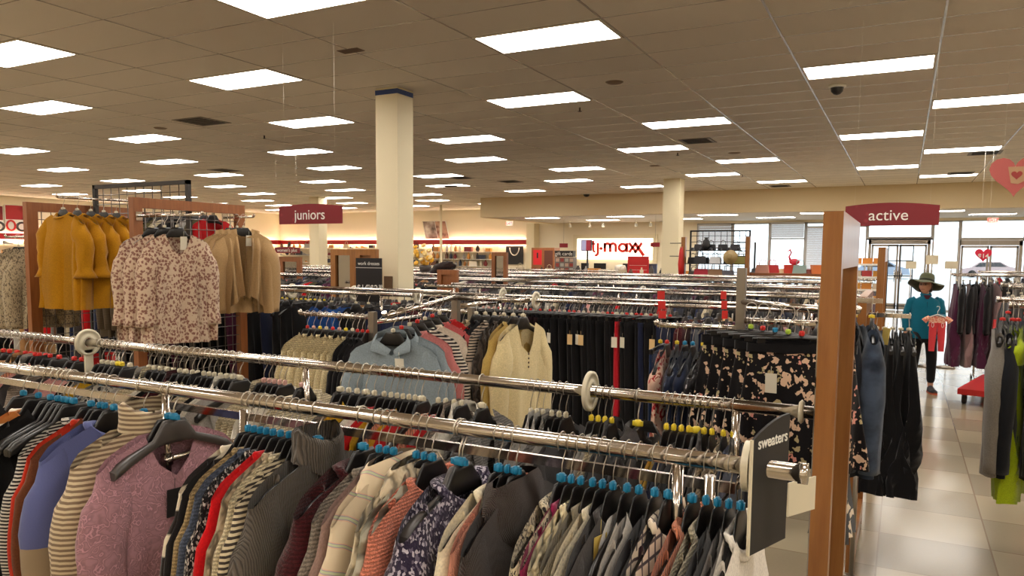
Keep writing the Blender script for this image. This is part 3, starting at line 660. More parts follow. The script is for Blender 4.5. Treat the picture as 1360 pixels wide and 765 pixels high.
# hooks on the front rail, by the place each garment has in the photo: (hook pixel x, kind, cloth, label, category, marker, thickness, tag)
K = F
front = [
 (30, 'jacket', K((26, 22, 22)), 'black coat at far left of the front rail', 'jacket', 'blue', .8, None),
 (50, 'sweater', K((196, 120, 60), 'stripe', (235, 225, 205), .35), 'white and orange top behind the black coat on the front rail', 'sweater', 'blue', .5, None),
 (66, 'jacket', K((18, 15, 15)), 'long plain black jacket on the front rail before the fine striped top', 'jacket', 'blue', .8, None),
 (120, 'sweater', K((24, 22, 24), 'stripe', (190, 184, 172), 2.4), 'black top with fine white stripes on the front rail', 'sweater', 'blue', .8, None),
 (132, 'sweater', K((188, 48, 24)), 'bright rust red top edge left of the brown cardigan', 'sweater', 'blue', .5, None),
 (138, 'cardigan', K((110, 62, 38)), 'brown cardigan left of the blue and beige sweater', 'cardigan', 'blue', .5, None),
 (150, 'sweater', K((88, 94, 140), 'block', (150, 130, 104)), 'periwinkle blue over beige colour block sweater', 'sweater', 'blue', 1.25, None),
 (190, 'turtleneck', K((196, 178, 146), 'stripe', (124, 104, 84), 1.7), 'cream and taupe striped turtleneck sweater', 'sweater', 'blue', 1.25, None),
 (222, 'blouse', K((196, 146, 156), 'lace', None, 1.3), 'dusty pink lace top with black tag', 'blouse', 'blue', .7, ('black', .055, -.02, -.27)),
 (329, 'sweater', K((214, 200, 176), 'stripe', (40, 34, 32), .22), 'white top with a thick black shoulder stripe, front rail', 'sweater', 'blue', .5, None),
 (336, 'jacket', K((24, 20, 20)), 'narrow black knit between white top and oatmeal knit, front rail', 'sweater', 'blue', .45, None),
 (345, 'sweater', K((176, 150, 106), 'knit'), 'oatmeal knit sweater left of the blue grey one', 'sweater', 'blue', .6, None),
 (353, 'sweater', K((84, 92, 110), 'knit'), 'blue grey knit sweater left of the red one', 'sweater', 'blue', .7, None),
 (362, 'sweater', K((22, 20, 22), 'tweed', (190, 184, 176), 2.2), 'black and white speckled sweater behind the blue grey one', 'sweater', 'blue', .45, None),
 (372, 'sweater', K((204, 18, 24)), 'bright red sweater on the front rail', 'sweater', 'blue', .7, None),
 (383, 'sweater', K((168, 148, 122), 'cable'), 'beige cable knit sweater right of the red one', 'sweater', 'blue', .8, None),
 (392, 'sweater', K((222, 206, 170), 'knit'), 'cream sweater right of the beige cable knit', 'sweater', 'blue', .6, None),
 (402, 'vneck', K((206, 190, 158), 'stripe', (60, 52, 46), 1.8), 'cream and black banded sweater beside grey turtleneck', 'sweater', 'blue', .6, None),
 (422, 'turtleneck', K((96, 87, 78), 'rib', None, 2.6), 'large grey brown turtleneck sweater with folded collar', 'sweater', 'blue', 1.3, None),
 (482, 'sweater', K((66, 16, 20), 'knit'), 'dark burgundy sweater right of the grey turtleneck', 'sweater', 'blue', 1.1, None),
 (503, 'sweater', K((142, 130, 116), 'knit'), 'stone grey knit sweater right of the burgundy one', 'sweater', 'blue', .7, None),
 (514, 'sweater', K((150, 122, 112)), 'mauve grey smooth sweater on the front rail', 'sweater', 'blue', .7, None),
 (521, 'cowl', K((212, 194, 164), 'pastel', None, 1.8), 'cream sweater with thin pastel stripes', 'sweater', 'blue', .9, None),
 (553, 'cowl', K((196, 180, 152), 'cable'), 'oat cream cable sweater right of pastel striped one', 'sweater', 'blue', .8, None),
 (563, 'jacket', K((172, 166, 146), 'quilt'), 'pale sage quilted jacket left of the coral sweater', 'jacket', 'blue', .9, None),
 (574, 'sweater', K((222, 134, 108), 'knit', None, 1.1), 'coral pink chunky knit sweater with yellow tag', 'sweater', 'blue', 1.3, ('yellow', .052, .0, -.15)),
 (614, 'sweater', K((44, 36, 56), 'tweed', (176, 168, 180), 2.2), 'navy and silver flecked tweed sweater', 'sweater', 'blue', 1.2, None),
 (667, 'sweater', K((226, 212, 182)), 'ivory sweater left of the pink crochet one', 'sweater', 'blue', .7, None),
 (672, 'sweater', K((224, 150, 124), 'lace', None, 1.6), 'light pink crochet sweater beside the taupe cowl neck', 'sweater', 'blue', .8, None),
 (684, 'cowl', K((68, 54, 49), 'rib', None, 4.5), 'dark taupe cowl neck sweater', 'sweater', 'blue', 1.35, None),
 (752, 'sweater', K((200, 186, 156), 'tweed', (44, 40, 38), 2.6), 'cream sweater flecked with black left of the berry one', 'sweater', 'blue', .6, None),
 (759, 'sweater', K((132, 22, 66)), 'berry pink sweater on the front rail', 'sweater', 'blue', .6, None),
 (767, 'sweater', K((224, 208, 170), 'cable'), 'fluffy cream sweater right of the berry sweater', 'sweater', 'blue', .8, None),
 (788, 'sweater', K((164, 150, 124), 'rib', None, 3), 'grey beige ribbed sweater right of fluffy cream sweater', 'sweater', 'blue', .8, None),
 (801, 'sweater', K((206, 194, 166), 'print', (176, 164, 144), 3), 'cream sweater with faint grey pattern and yellow tag', 'sweater', 'blue', .8, ('yellow', .03, -.16, -.2)),
 (815, 'sweater', K((66, 60, 58)), 'charcoal sweater left of the white tank', 'sweater', 'blue', .9, ('yellow', .04, -.1, -.14)),
 (834, 'tank', K((226, 220, 210)), 'white tank top with scooped neck on the front rail', 'tank top', 'blue', 1.1, None),
 (850, 'cardigan', K((186, 178, 168)), 'light grey cardigan with yellow tag behind the white tank', 'cardigan', 'blue', .8, ('yellow', .04, -.1, -.17)),
 (871, 'jacket', K((34, 29, 31)), 'black padded jacket right of the light grey cardigan', 'jacket', 'blue', 1.25, None),
 (889, 'sweater', K((214, 196, 172), 'plaid', (58, 40, 44), 2.2), 'cream plaid top left of the peach ribbed one', 'sweater', 'blue', .7, None),
 (921, 'sweater', K((216, 134, 100), 'rib', None, 1.6), 'peach ribbed sweater near the sweaters sign', 'sweater', 'blue', 1.1, None),
 (944, 'sweater', K((180, 168, 142), 'knit'), 'oat grey chunky sweater right of the peach sweater', 'sweater', 'blue', 1.1, None),
 (957, 'jacket', K((44, 40, 40)), 'charcoal jacket right of the oat grey sweater', 'jacket', 'blue', .6, None),
 (968, 'jacket', K((120, 112, 106)), 'slate grey jacket left of the white top by the sign', 'jacket', 'blue', .6, None),
 (981, 'sweater', K((228, 220, 208)), 'white top hanging directly beside the sweaters sign', 'sweater', 'blue', 1.0, None)]
XS = [at(f[0], 494 + (629 - 494) * f[0] / 1070, Y=RA_Y1).x for f in front]
for _ in range(60):                 # keep the hooks from sharing one spot
    for a in range(len(XS) - 1):
        d = XS[a + 1] - XS[a]
        if d < .021: XS[a] -= (.021 - d) / 2; XS[a + 1] += (.021 - d) / 2
for a, (px, kind, mat, lab, cat, mk, tx, tg) in enumerate(front):
    X = XS[a]; gl = X - XS[a - 1] if a else .1; gr = XS[a + 1] - X if a + 1 < len(XS) else .05
    room = min(gl, gr, .07) * .5 + (gl + gr) * .5 * .5; tt = max(.36, min(tx * 1.2, room / .052))
    nm = {'jacket': 'jacket', 'tank top': 'tank_top'}.get(cat, cat)
    hang(kind, 'hanging_' + nm, lab, cat, (X, RA_Y1, RZ), mat, -.05 + .03 * sin(a * .9), None, mk, tt, tg, 0)
# bare hangers
for px in (230, 610, 76, 84, 90, 97):
    X = at(px, 494 + 135 * px / 1070, Y=RA_Y1).x
    h = put('clothes_hanger', HG, None, (X, RA_Y1, RZ), (0, 0, R.uniform(-.1, .1))); put('hook', HK, h); m = put('size_marker', MK, h)
    if px in (230, 610): remat(h, charp); h.scale = (1.5, 1, 1)
    tag(h, {230: 'wide charcoal hanger in front of the pink lace top', 610: 'wide charcoal hanger over the coral sweater, left of the navy tweed'}.get(px, 'bare black hanger among the dark coats left of the blue and beige sweater'), 'hanger', None if px in (230, 610) else 'bare black hangers on the front rail')
# a short second row of tops seen beyond the far left of the front rail
# ---------------------------------------------------------------- the second rail
def rail_run(hooks, Y, Z, ytab, palette, railname, markers, tx=.55, kinds=('sweater', 'cardigan', 'jacket', 'shirt', 'vneck'), group=None, bare=.12, seed=1, name_cat=None, jit=.07):
    r = random.Random(seed); items = []
    for px in hooks:
        X = at(px, ytab(px), Y=Y).x
        pl = palette(px); items.append((px, X if not items or X - items[-1][1] > .02 else items[-1][1] + .02, r.choice(pl)))
    for i, (px, X, cn) in enumerate(items):
        a = items[i - 1][2] if i else None; c = items[i + 1][2] if i + 1 < len(items) else None
        kind = r.choice(kinds); cat = {'jacket': 'jacket', 'shirt': 'shirt', 'cardigan': 'cardigan'}.get(kind, 'sweater'); word = cat
        mk = markers(px)
        where = ' between %s and %s ones' % (a, c) if a and c else ' at the end of the row'
        lab = '%s %s on %s%s' % (cn, word, railname(px), where)
        if r.random() < bare:
            h = put('clothes_hanger', HG, None, (X, Y, Z), (0, 0, r.uniform(-jit, jit))); put('hook', HK, h); m = put('size_marker', MK, h); remat(m, MARK[mk])
            tag(h, 'bare black hanger on ' + railname(px), 'hanger', 'bare hangers on ' + railname(px)); continue
        hang(kind, 'hanging_' + cat, ' '.join(lab.split()[:16]), cat, (X, Y, Z), pal(cn), .03 * sin(i * .7), group or 'tops on ' + railname(px), mk, max(.3, min(1.1, min(abs(X - items[i - 1][1]) if i else .1, abs(items[i + 1][1] - X) if i + 1 < len(items) else .1) / .055)), ('white',) if r.random() < .12 else None, 0)
def y2(px): return 452 + 96 * px / 1080
def p2(px):
    if px < 60: return ['dusty pink', 'peach', 'black', 'tan', 'light grey']
    if px < 130: return ['black', 'dusty pink', 'mauve', 'taupe', 'charcoal']
    if px < 185: return ['black', 'mauve', 'mustard', 'grey', 'speckled grey']
    if px < 330: return ['white', 'cream', 'dusty pink', 'burgundy', 'black', 'cream', 'light grey']
    if px < 430: return ['cream', 'white', 'light grey', 'beige']
    if px < 640: return ['black', 'peach', 'cream', 'white', 'red', 'taupe', 'dusty pink', 'mustard']
    if px < 760: return ['light grey', 'speckled grey', 'black', 'charcoal', 'grey']
    if px < 870: return ['charcoal', 'black', 'light grey', 'cream']
    return ['charcoal', 'black', 'light grey', 'beige', 'white', 'navy', 'mustard']
hk2 = [4, 12, 22, 33, 40, 46, 52, 60, 66, 78, 98, 108, 135, 142, 149, 156, 161, 172, 197, 204, 212, 221, 230, 238, 246, 255, 262, 270, 277, 284, 292, 300, 308, 318, 350, 357, 364, 371, 378, 402, 452, 463, 474, 486, 497, 510, 519, 527, 535, 543, 551, 560, 582, 592, 603, 613, 640, 705, 713, 721, 733, 743, 752, 786, 794, 801, 808, 848, 886, 894, 905, 915, 924, 936, 946, 962, 975]
def rn2(px): return 'the second rail ' + ('at far left' if px < 110 else 'below the yellow blouses' if px < 185 else 'below the floral blouse' if px < 330 else 'below the cream cardigans' if px < 440 else 'below the blue grey shirt' if px < 640 else 'left of the ring' if px < 780 else 'right of the ring')
rail_run(hk2, RA_Y2, RZ, y2, p2, rn2, lambda px: 'red' if px < 115 else 'ivory' if px < 150 else 'yellow' if px < 165 else 'ivory' if px < 330 else 'pink' if px < 430 else 'ivory' if px < 770 else 'yellow', seed=11)
# ================================================================ wooden end panels
def end_panel(x, ya, yb, z, lab, m=woodm, w=.045, t=.05, grid=True, top=.11, z0=0, fill=None, bottom=.12):
    root = thing('wooden_end_panel', lab, 'end panel', (x, ya, 0)); L = yb - ya
    for y in (0, L - t): b = MB(); b.box((-w, y, z0), (0, y + t, z)); b.obj('upright', m, root)
    b = MB(); b.box((-w, t, z - top), (0, L - t, z)); b.obj('top_board', m, root)
    b = MB(); b.box((-w, t, z0 + .05), (0, L - t, z0 + .05 + bottom)); b.obj('bottom_board', m, root)
    if grid:
        b = MB(); y = t + .04
        while y < L - t: b.cyl((-w / 2, y, z0 + .16), (-w / 2, y, z - top), .003, 6); y += .075
        zz = z - top - .06
        while zz > z0 + .2: b.cyl((-w / 2 + .004, t, zz), (-w / 2 + .004, L - t, zz), .003, 6); zz -= .075
        b.obj('wire_grid', gridmetal, root)
    return root
P_near = at(1121, 280, Y=1.85); EPX = P_near.x
end_panel(EPX, 1.85, 2.56, P_near.z, 'tall wooden end panel of the front rack, closest to the aisle', t=.05, w=.042, top=.13, grid=False)
b = MB(); b.box((-.004, 0, 0), (0, .60, 1.5)); q = b.obj('end_panel_mirror', base_mat('mirror_glass', (150, 145, 140), .06, 1), None, (EPX - .046, 1.91, .2)); tag(q, 'mirror strip inside the wooden end panel closest to the aisle', 'mirror')
pl = at(1175, 328, Y=6.0)
ep2 = end_panel(pl.x, 6.35, 7.3, 1.85, 'wooden end panel at the far end of the middle racks by the aisle', grid=False, w=.05)
pm = at(1168, 395, Y=4.6)
FX2, FX1, FY = -4.68, -5.92, 3.41
FZ = at(37, 268, X=FX1).z
end_panel(FX2, FY, 4.4, FZ, 'orange brown wooden grid panel behind the floral blouse', woodr, w=.05, t=.07, top=.07)
end_panel(FX1, FY, 4.4, FZ, 'orange brown wooden grid panel behind the yellow blouses', woodr, w=.05, t=.085, top=.07)
gz = at(105, 247, Y=3.92).z
def wire_panel(x0, x1, y, z0, z1, lab, m=gridmetal, fr_=darkmetal, px_=.1, pz=.075, cat='wire panel', name='wire_grid_panel', r=.0035):
    root = thing(name, lab, cat, ((x0 + x1) / 2, y, z0)); W = (x1 - x0) / 2; Hh = z1 - z0
    b = MB(); x = -W
    while x < W: b.cyl((x, 0, 0), (x, 0, Hh), r, 6); x += px_
    z = .03
    while z < Hh: b.cyl((-W, .007, z), (W, .007, z), r, 6); z += pz
    b.obj('wire_grid', m, root)
    b = MB(); b.box((-W - .02, -.012, 0), (-W + .01, .02, Hh)).box((W - .01, -.012, 0), (W + .02, .02, Hh)).box((-W - .02, -.012, Hh - .03), (W + .02, .02, Hh)); b.obj('frame', fr_, root); return root
wire_panel(FX1 + .06, FX2 - .09, 3.93, .1, gz, 'grey wire grid panel rising between the two wooden grid panels')
# arms and clothes on the left frames
def faceout(x, y, z, L, lab, d=(1, 0), drop=0):
    b = MB(); b.tube([(0, 0, 0), (d[0] * L, d[1] * L, -drop)], .009, 10); b.tube([(d[0] * L, d[1] * L, -drop), (d[0] * (L + .012), d[1] * (L + .012), .02 - drop)], .009, 8); b.cbox((0, 0, 0), (.012, .05, .06))
    o = b.obj('garment_bar', chrome, None, (x, y, z)); return tag(o, lab, 'display arm')
ff = lambda px, py, X: at(px, py, X=X)
yz = at(97, 262, Y=3.4).z - .02
faceout(-5.42, 3.92, yz + .03, .66, 'chrome arm holding the mustard yellow blouses', (.18, -.98), .02)
yc = fabric('cloth_mustard_blouse', (182, 126, 14), 'plain')
for i in range(5):
    t = .62 - .12 * i
    hang('yellow_blouse', 'hanging_blouse', 'mustard yellow long sleeve blouse, ' + ['frontmost of five on the arm', 'second of five on the arm', 'third of five on the arm', 'fourth of five on the arm', 'rearmost of five on the arm'][i], 'blouse', (-5.42 + .18 * t, 3.92 - .98 * t, yz + .01), yc, -PI / 2 + .10 + R.uniform(-.04, .04), 'mustard blouses', 'ivory', 1.5, None, i % 3, sc=1.0)
fa = at(215, 300, X=FX2 + .5); print('floral', fa)
faceout(FX2, 3.45, fa.z + .08, .62, 'chrome arm holding the floral blouses')
fc = fabric('cloth_floral_blouse', (202, 178, 154), 'print', (112, 66, 58), 1.25)
for i in range(3):
    hang('blouse', 'hanging_blouse', 'pink and maroon floral blouse, ' + ['front one of the three below wooden panel', 'middle one of the three', 'rear one of the three, mostly hidden'][i], 'blouse', (FX2 + .42 - .12 * i, 3.42, fa.z + .08), fc, -.42, 'floral blouses', 'ivory', 1.4, ('white', .03, .03, -.13) if i == 0 else None, i, sc=.98, scz=1.1)
cc_ = at(312, 300, X=FX2 + .45); print('cardi', cc_)
faceout(FX2, 4.2, cc_.z + .08, .3, 'chrome arm holding the tan open cardigans')
tc_ = fabric('cloth_tan_cardigan', (182, 148, 104), 'plain')
for i in range(3):
    hang('drape_cardigan', 'hanging_cardigan', 'tan open drape cardigan, ' + ['front one of three beside the floral blouse', 'middle one of three beside the floral blouse', 'rear one of three beside the floral blouse'][i], 'cardigan', (FX2 + .24 - .07 * i, 4.16, cc_.z + .08), tc_, -.5, 'tan drape cardigans', 'ivory', 1.5, ('white', .02, .03, -.14) if i == 0 else None, i, sc=1.0)
# oatmeal marled cardigans left of the first frame
mc = fabric('cloth_marl', (172, 156, 128), 'tweed', (104, 92, 76), 1.5)
om = at(22, 318, X=FX1 - .5); print('oat', om)
faceout(FX1 - .05, om.y, om.z + .02, .6, 'chrome arm holding the oatmeal marled cardigans', (-1, 0))
for i in range(4):
    hang('drape_cardigan', 'hanging_cardigan', 'oatmeal marled cardigan at far left edge, ' + ['closest to wooden panel', 'second from wooden panel', 'third from wooden panel', 'outermost one'][i], 'cardigan', (FX1 - .18 - .10 * i, om.y, om.z + .02), mc, -.35, 'oatmeal cardigans', 'ivory', 1.4, None, i % 3)
b_m = fabric('cloth_marl_grey', (120, 108, 92), 'stripe', (96, 84, 72), 2.0)
for i in range(3): hang('cardigan', 'hanging_cardigan', 'brown grey ribbed cardigan seen through the left wooden grid panel, ' + ['front', 'middle', 'rear'][i], 'cardigan', (FX1 + .12 + .09 * i, 4.0 + .12, FZ - .28), b_m, .0, 'ribbed cardigans behind the yellow blouses', 'ivory', 1)
# clothes beyond the grid, at the top of the frames
for i in range(9):
    X = FX1 + .25 + i * .10
    hang('vneck', 'hanging_sweater', '%s sweater hanging high behind the wire grid panel' % ['dark grey', 'black', 'olive', 'cream', 'charcoal', 'black', 'light grey', 'olive', 'red'][i], 'sweater', (X, 4.25, gz - .16), pal(['charcoal', 'black', 'olive', 'cream', 'charcoal', 'black', 'light grey', 'olive', 'red'][i]), R.uniform(-.2, .2), 'sweaters behind the wire grid panel', 'ivory', .9)
b = MB(); b.cyl((FX1 + .1, 4.25, gz - .16), (FX2 - .02, 4.25, gz - .16), .01, 10); tag(b.obj('hanging_rail', chrome), 'short chrome rail behind the wire grid panel', 'rail')
# dark clothes low under the blouses
lowr = 4.75
for i in range(26):
    X = -6.6 + i * .125; cn = R.choice(['black', 'black', 'navy', 'charcoal', 'olive', 'plum', 'royal blue' if i > 17 else 'black', 'tan' if i > 18 else 'black', 'red' if i in (4, 19) else 'black'])
    hang('long_dress' if i % 3 else 'pants', 'hanging_dress' if i % 3 else 'hanging_pants', '%s %s on the low rail under the blouses, %s' % (cn, 'dress' if i % 3 else 'trousers', 'left part' if i < 9 else 'middle part' if i < 18 else 'right part'), 'dress' if i % 3 else 'trousers', (X, lowr, 1.46), pal(cn), R.uniform(-.15, .15), 'dark clothes under the blouses', 'ivory', 1.1)
rail_rack(-6.9, -3.3, lowr, lowr + .55, 1.46, 'chrome double rail rack behind the wooden grid panels', (-6.3, -3.6), group=None)
# ================================================================ four-way stands in the middle
def stand(x, y, z, lab, arms, sub='four_way_stand'):
    root = thing(sub, lab, 'clothes stand', (x, y, 0))
    b = MB(); b.box((-.018, -.018, .04), (.018, .018, z)); b.obj('post', steel, root)
    for dx, dy, L, za, dr in arms:
        b = MB(); b.tube([(0, 0, za), (dx * L, dy * L, za - dr)], .0125, 12); b.tube([(dx * L, dy * L, za - dr), (dx * (L + .01), dy * (L + .01), za - dr + .02)], .0125, 10); b.obj('arm', chrome, root)
    for k in range(2):
        b = MB(); b.box((-.4, -.015, .05), (.4, .015, .08), Matrix.Rotation(k * PI / 2 + .4, 4, 'Z')); b.obj('foot', steel, root)
    return root
A1 = at(412, 417, Y=3.3); A1e = at(495, 420, Y=3.3)
stand(A1e.x, 3.3, 1.46, 'steel stand holding the cream cardigans', [(-1, 0, .52, A1.z, 0), (0, 1, .45, 1.4, 0)])
wc = fabric('cloth_ivory_cardigan', (226, 206, 160), 'knit')
words8 = ['leftmost', 'second', 'third', 'fourth', 'fifth', 'sixth', 'seventh', 'rightmost']
for i in range(8):
    hang('sweater' if i % 2 else 'cardigan', 'hanging_cardigan', 'ivory cream knit cardigan, %s of the eight in a row' % words8[i], 'cardigan', (A1e.x - .47 + .047 * i, 3.3, A1.z), wc, R.uniform(-.03, .03), 'ivory cardigans', ['red', 'pink', 'yellow', 'ivory'][i % 4], .72, None, i % 3)
for i in range(3): hang('sweater', 'hanging_sweater', 'plain black knit sweater right of the ivory cardigans, ' + ['left', 'middle', 'right'][i] + ' of three', 'sweater', (A1e.x - .09 + .035 * i, 3.28, A1.z), pal('black'), .03, 'black knits', 'red', .7)
A2x, A2y = -2.1, 3.42
stand(A2x, A2y, 1.56, 'steel stand holding the blue grey shirts and the cream henley', [(0, -1, .62, 1.55, .06), (1, 0, .42, 1.545, .0), (0, 1, .5, 1.5, 0)])
bs = fabric('cloth_blue_grey_shirt', (140, 152, 158), 'plain')
nb = 7
for i in range(nb):
    t = i / (nb - 1); y = A2y - .56 + .4 * t; z = 1.55 - .056 * (1 - t)
    m, cn = [(bs, 'pale blue grey'), (bs, 'pale blue grey'), (F((196, 120, 116)), 'dusty rose'), (F((40, 36, 40), 'stripe', (210, 200, 184), 1.4), 'black and white striped'), (F((214, 196, 176)), 'shell pink'), (F((196, 96, 96)), 'salmon'), (F((190, 40, 40)), 'red')][i]
    hang('shirt' if i < 2 else 'sweater', 'hanging_shirt', cn + (' shirt with white and green tag facing the camera' if i == 0 else ' shirt directly behind the tagged one' if i == 1 else ' top behind the blue grey shirts on the slanted arm'), 'shirt', (A2x + (0.0 if i < 2 else .0), y, z), m, -PI / 2 + .32 + R.uniform(-.03, .03), None, 'red' if i % 2 else 'ivory', 1.0, ('white', .05, .045, -.2) if i == 0 else None, i % 3, hgroup='hangers on the slanted arm')
hn = fabric('cloth_cream_henley', (228, 208, 158), 'plain')
for i in range(6):
    m, lab = [(hn, 'cream henley sweater with buttons, at the end of its arm'), (F((190, 160, 90), 'plain'), 'mustard beige top directly behind the cream henley'), (F((70, 60, 52), 'cable'), 'brown braided sweater left of the cream henley'), (F((60, 54, 50), 'stripe', (190, 170, 150), 1.6), 'brown and cream striped top behind the henley'), (pal('black'), 'black top fourth behind the cream henley'), (pal('beige'), 'beige top rearmost on the henley arm')][i]
    o = hang('vneck' if i == 0 else 'sweater', 'hanging_sweater', lab, 'sweater', (A2x + .40 - .055 * i, A2y, 1.545), m, -.12, None, 'ivory', 1.1 if i == 0 else .8, None, i % 3, sc=1.0)
    if i == 0:
        for k in range(4):
            bt = MB(); bt.lathe([(0, -.002), (.006, -.001), (.006, .001), (0, .003)], 10, Matrix.Translation((.034, 0, -.27 - k * .022)) @ Matrix.Rotation(PI / 2, 4, 'Y')); bt.obj('button', base_mat('button_brown', (90, 66, 44), .4), o)
# short T bar behind with hooks
A3 = at(553, 411, Y=4.25); A3e = at(626, 412, Y=4.25)
stand(A3e.x, 4.25, A3.z + .03, 'steel stand with black tops behind the blue grey shirts', [(-1, 0, A3e.x - A3.x, A3.z, 0)])
for i in range(12): hang('sweater', 'hanging_sweater', 'black top on the stand behind the blue grey shirts', 'sweater', (A3.x + .03 + (A3e.x - A3.x - .06) * i / 11, 4.25, A3.z), pal('black' if i % 4 else 'charcoal'), R.uniform(-.06, .06), 'black tops behind the shirts', ['red', 'pink', 'green'][i % 3], .6)
A3b = at(345 + 70, 418, Y=4.3)
# tops left, with the blue dress (x 350-420)
q0 = at(360, 395, Y=5.0)
for i in range(14):
    X = at(352 + i * 6.2, 392, Y=5.62).x
    cn = ['olive', 'black', 'royal blue', 'royal blue', 'black', 'black', 'charcoal', 'black', 'light grey', 'black', 'black', 'charcoal', 'black', 'black'][i]
    hang('long_dress', 'hanging_dress', '%s long dress on first middle rack, %s' % (cn, 'beside the tan cardigans' if i < 5 else 'behind the ivory cardigans'), 'dress', (X, 5.6, RZ), pal(cn), R.uniform(-.1, .1), 'long dresses on the first middle rack', 'yellow', .9, ('white',) if i in (4, 6, 8) else None)
# ================================================================ floral skirts stand near the end panel
SP = at(983, 436, Y=3.3)
stand(SP.x, 3.3, at(983, 356, Y=3.3).z, 'tall grey stand holding the floral skirts and dark dresses', [(-1, 0, .36, at(930, 434, Y=3.3).z, 0), (1, 0, .30, at(1020, 427, Y=3.3).z, 0), (.75, -.66, .62, 1.585, .0)])
fk = fabric('cloth_floral_skirt', (20, 17, 19), 'bigfloral', (214, 180, 152), 1.7)
for i in range(5):
    t = .60 - .07 * i
    hang('skirt', 'hanging_skirt', 'black skirt with large peach and white flowers, ' + ['front one with white price card', 'second from front', 'third from front', 'fourth from front', 'rearmost'][i], 'skirt', (SP.x + .75 * t - .16, 3.3 - .66 * t, 1.575), fk, -PI / 2 + .25 + R.uniform(-.04, .04), 'floral skirts', ['red', 'green', 'blue'][i % 3], 1, ('white', .06, -.12, -.24) if i == 0 else None, colmat=pal('black'), sc=.9, hgroup='clip hangers')
za = at(930, 434, Y=3.3).z
dd = [(.345, 'pants', F((24, 40, 76), 'denim', (34, 54, 92)), 'dark blue denim trousers at the left end of the arm', 'trousers'), (.315, 'dress', F((206, 170, 150), 'bigfloral', (150, 30, 36), 1.6), 'small pink dress with red flowers', 'dress'), (.27, 'dress', F((24, 32, 52), 'sequin', (90, 104, 130)), 'navy sequin dress beside the pink flowered dress', 'dress'), (.235, 'dress', F((20, 28, 50), 'sequin', (80, 96, 124)), 'dark navy dress second from the pink flowered dress', 'dress'), (.20, 'dress', F((26, 34, 58)), 'plain navy dress with tan tag', 'dress'), (.155, 'dress', F((22, 20, 24), 'sequin', (170, 166, 170)), 'black and silver lace dress left one', 'dress'), (.12, 'dress', F((24, 22, 26), 'sequin', (160, 156, 160)), 'black and silver lace dress middle one', 'dress'), (.085, 'dress', F((26, 24, 28), 'sequin', (150, 146, 150)), 'black and silver lace dress right one', 'dress'), (.05, 'long_dress', F((30, 84, 160)), 'bright blue long dress left of the floral skirts', 'dress')]
for d, kind, m, lab, cat in dd: hang(kind, 'hanging_' + ('pants' if cat == 'trousers' else 'dress'), lab, cat, (SP.x - d, 3.3, za), m, R.uniform(-.1, .1), None, R.choice(['blue', 'yellow', 'red']), .62, None, 0, sc=.92)
zb_ = at(1020, 427, Y=3.3).z
for i in range(10): hang('tank', 'sleeveless_top', '%s sleeveless top on the arm above the floral skirts' % ['cream', 'black', 'peach', 'black', 'black', 'tan', 'grey', 'black', 'black', 'white'][i], 'top', (SP.x + .03 + .027 * i, 3.3, zb_), pal(['cream', 'black', 'peach', 'black', 'black', 'tan', 'grey', 'black', 'black', 'white'][i]), R.uniform(-.1, .1), 'tops above the floral skirts', ['red', 'blue', 'ivory'][i % 3], .5)
# ================================================================ the middle racks
MR = [(5.6, 6.1, -6.4, -.24, (-5.9, -3.0, -.6)), (7.45, 8.05, -5.0, -.28, (-4.6, -2.6, -.7)), (9.5, 10.1, -11.5, -.34, (-11, -7, -3.6, -.8)), (11.6, 12.2, -12.5, -.4, (-12, -8, -4, -.9)), (13.7, 14.3, -14.5, -.4, (-14, -9.5, -5, -.9))]
mlab = ['first middle rack, hung with long black trousers', 'second middle rack, behind the trousers', 'third middle rack', 'fourth middle rack', 'fifth middle rack, farthest back before the bags']
for (a, c, x0, x1, ps), lb in zip(MR, mlab): rail_rack(x0, x1, a, c, RZ, 'long chrome double rail, ' + lb, ps)
# trousers, front rail of the first middle rack
i = 0; px = 642
while px < 893:
    X = at(px, 398, Y=5.6).x
    cn = 'cream' if 676 < px < 692 else 'red' if 824 < px < 831 else 'plum' if 712 < px < 735 or px in (768,) else R.choice(['black', 'black', 'black', 'black', 'navy'])
    where = 'left of the cream pair' if px < 676 else 'right of the cream pair' if px < 760 else 'above the size ring' if px < 830 else 'near the flowered dress'
    hang('pants', 'hanging_pants', '%s trousers on the first middle rack, %s' % (cn, where), 'trousers', (X, 5.6, RZ), F((200, 30, 44)) if cn == 'red' else pal(cn) if cn != 'plum' else F((38, 18, 24)), 0.06 if cn == 'red' else R.uniform(-.55, -.1), 'trousers on the first middle rack', R.choice(['red', 'ivory', 'pink']), 1.0, (R.choice(['peach', 'white']), .0, -.205, -.24) if R.random() < .5 else None)
    px += 7.0 if px < 700 else 6.4; i += 1
def rn3(px): return 'first middle rack rear rail' 
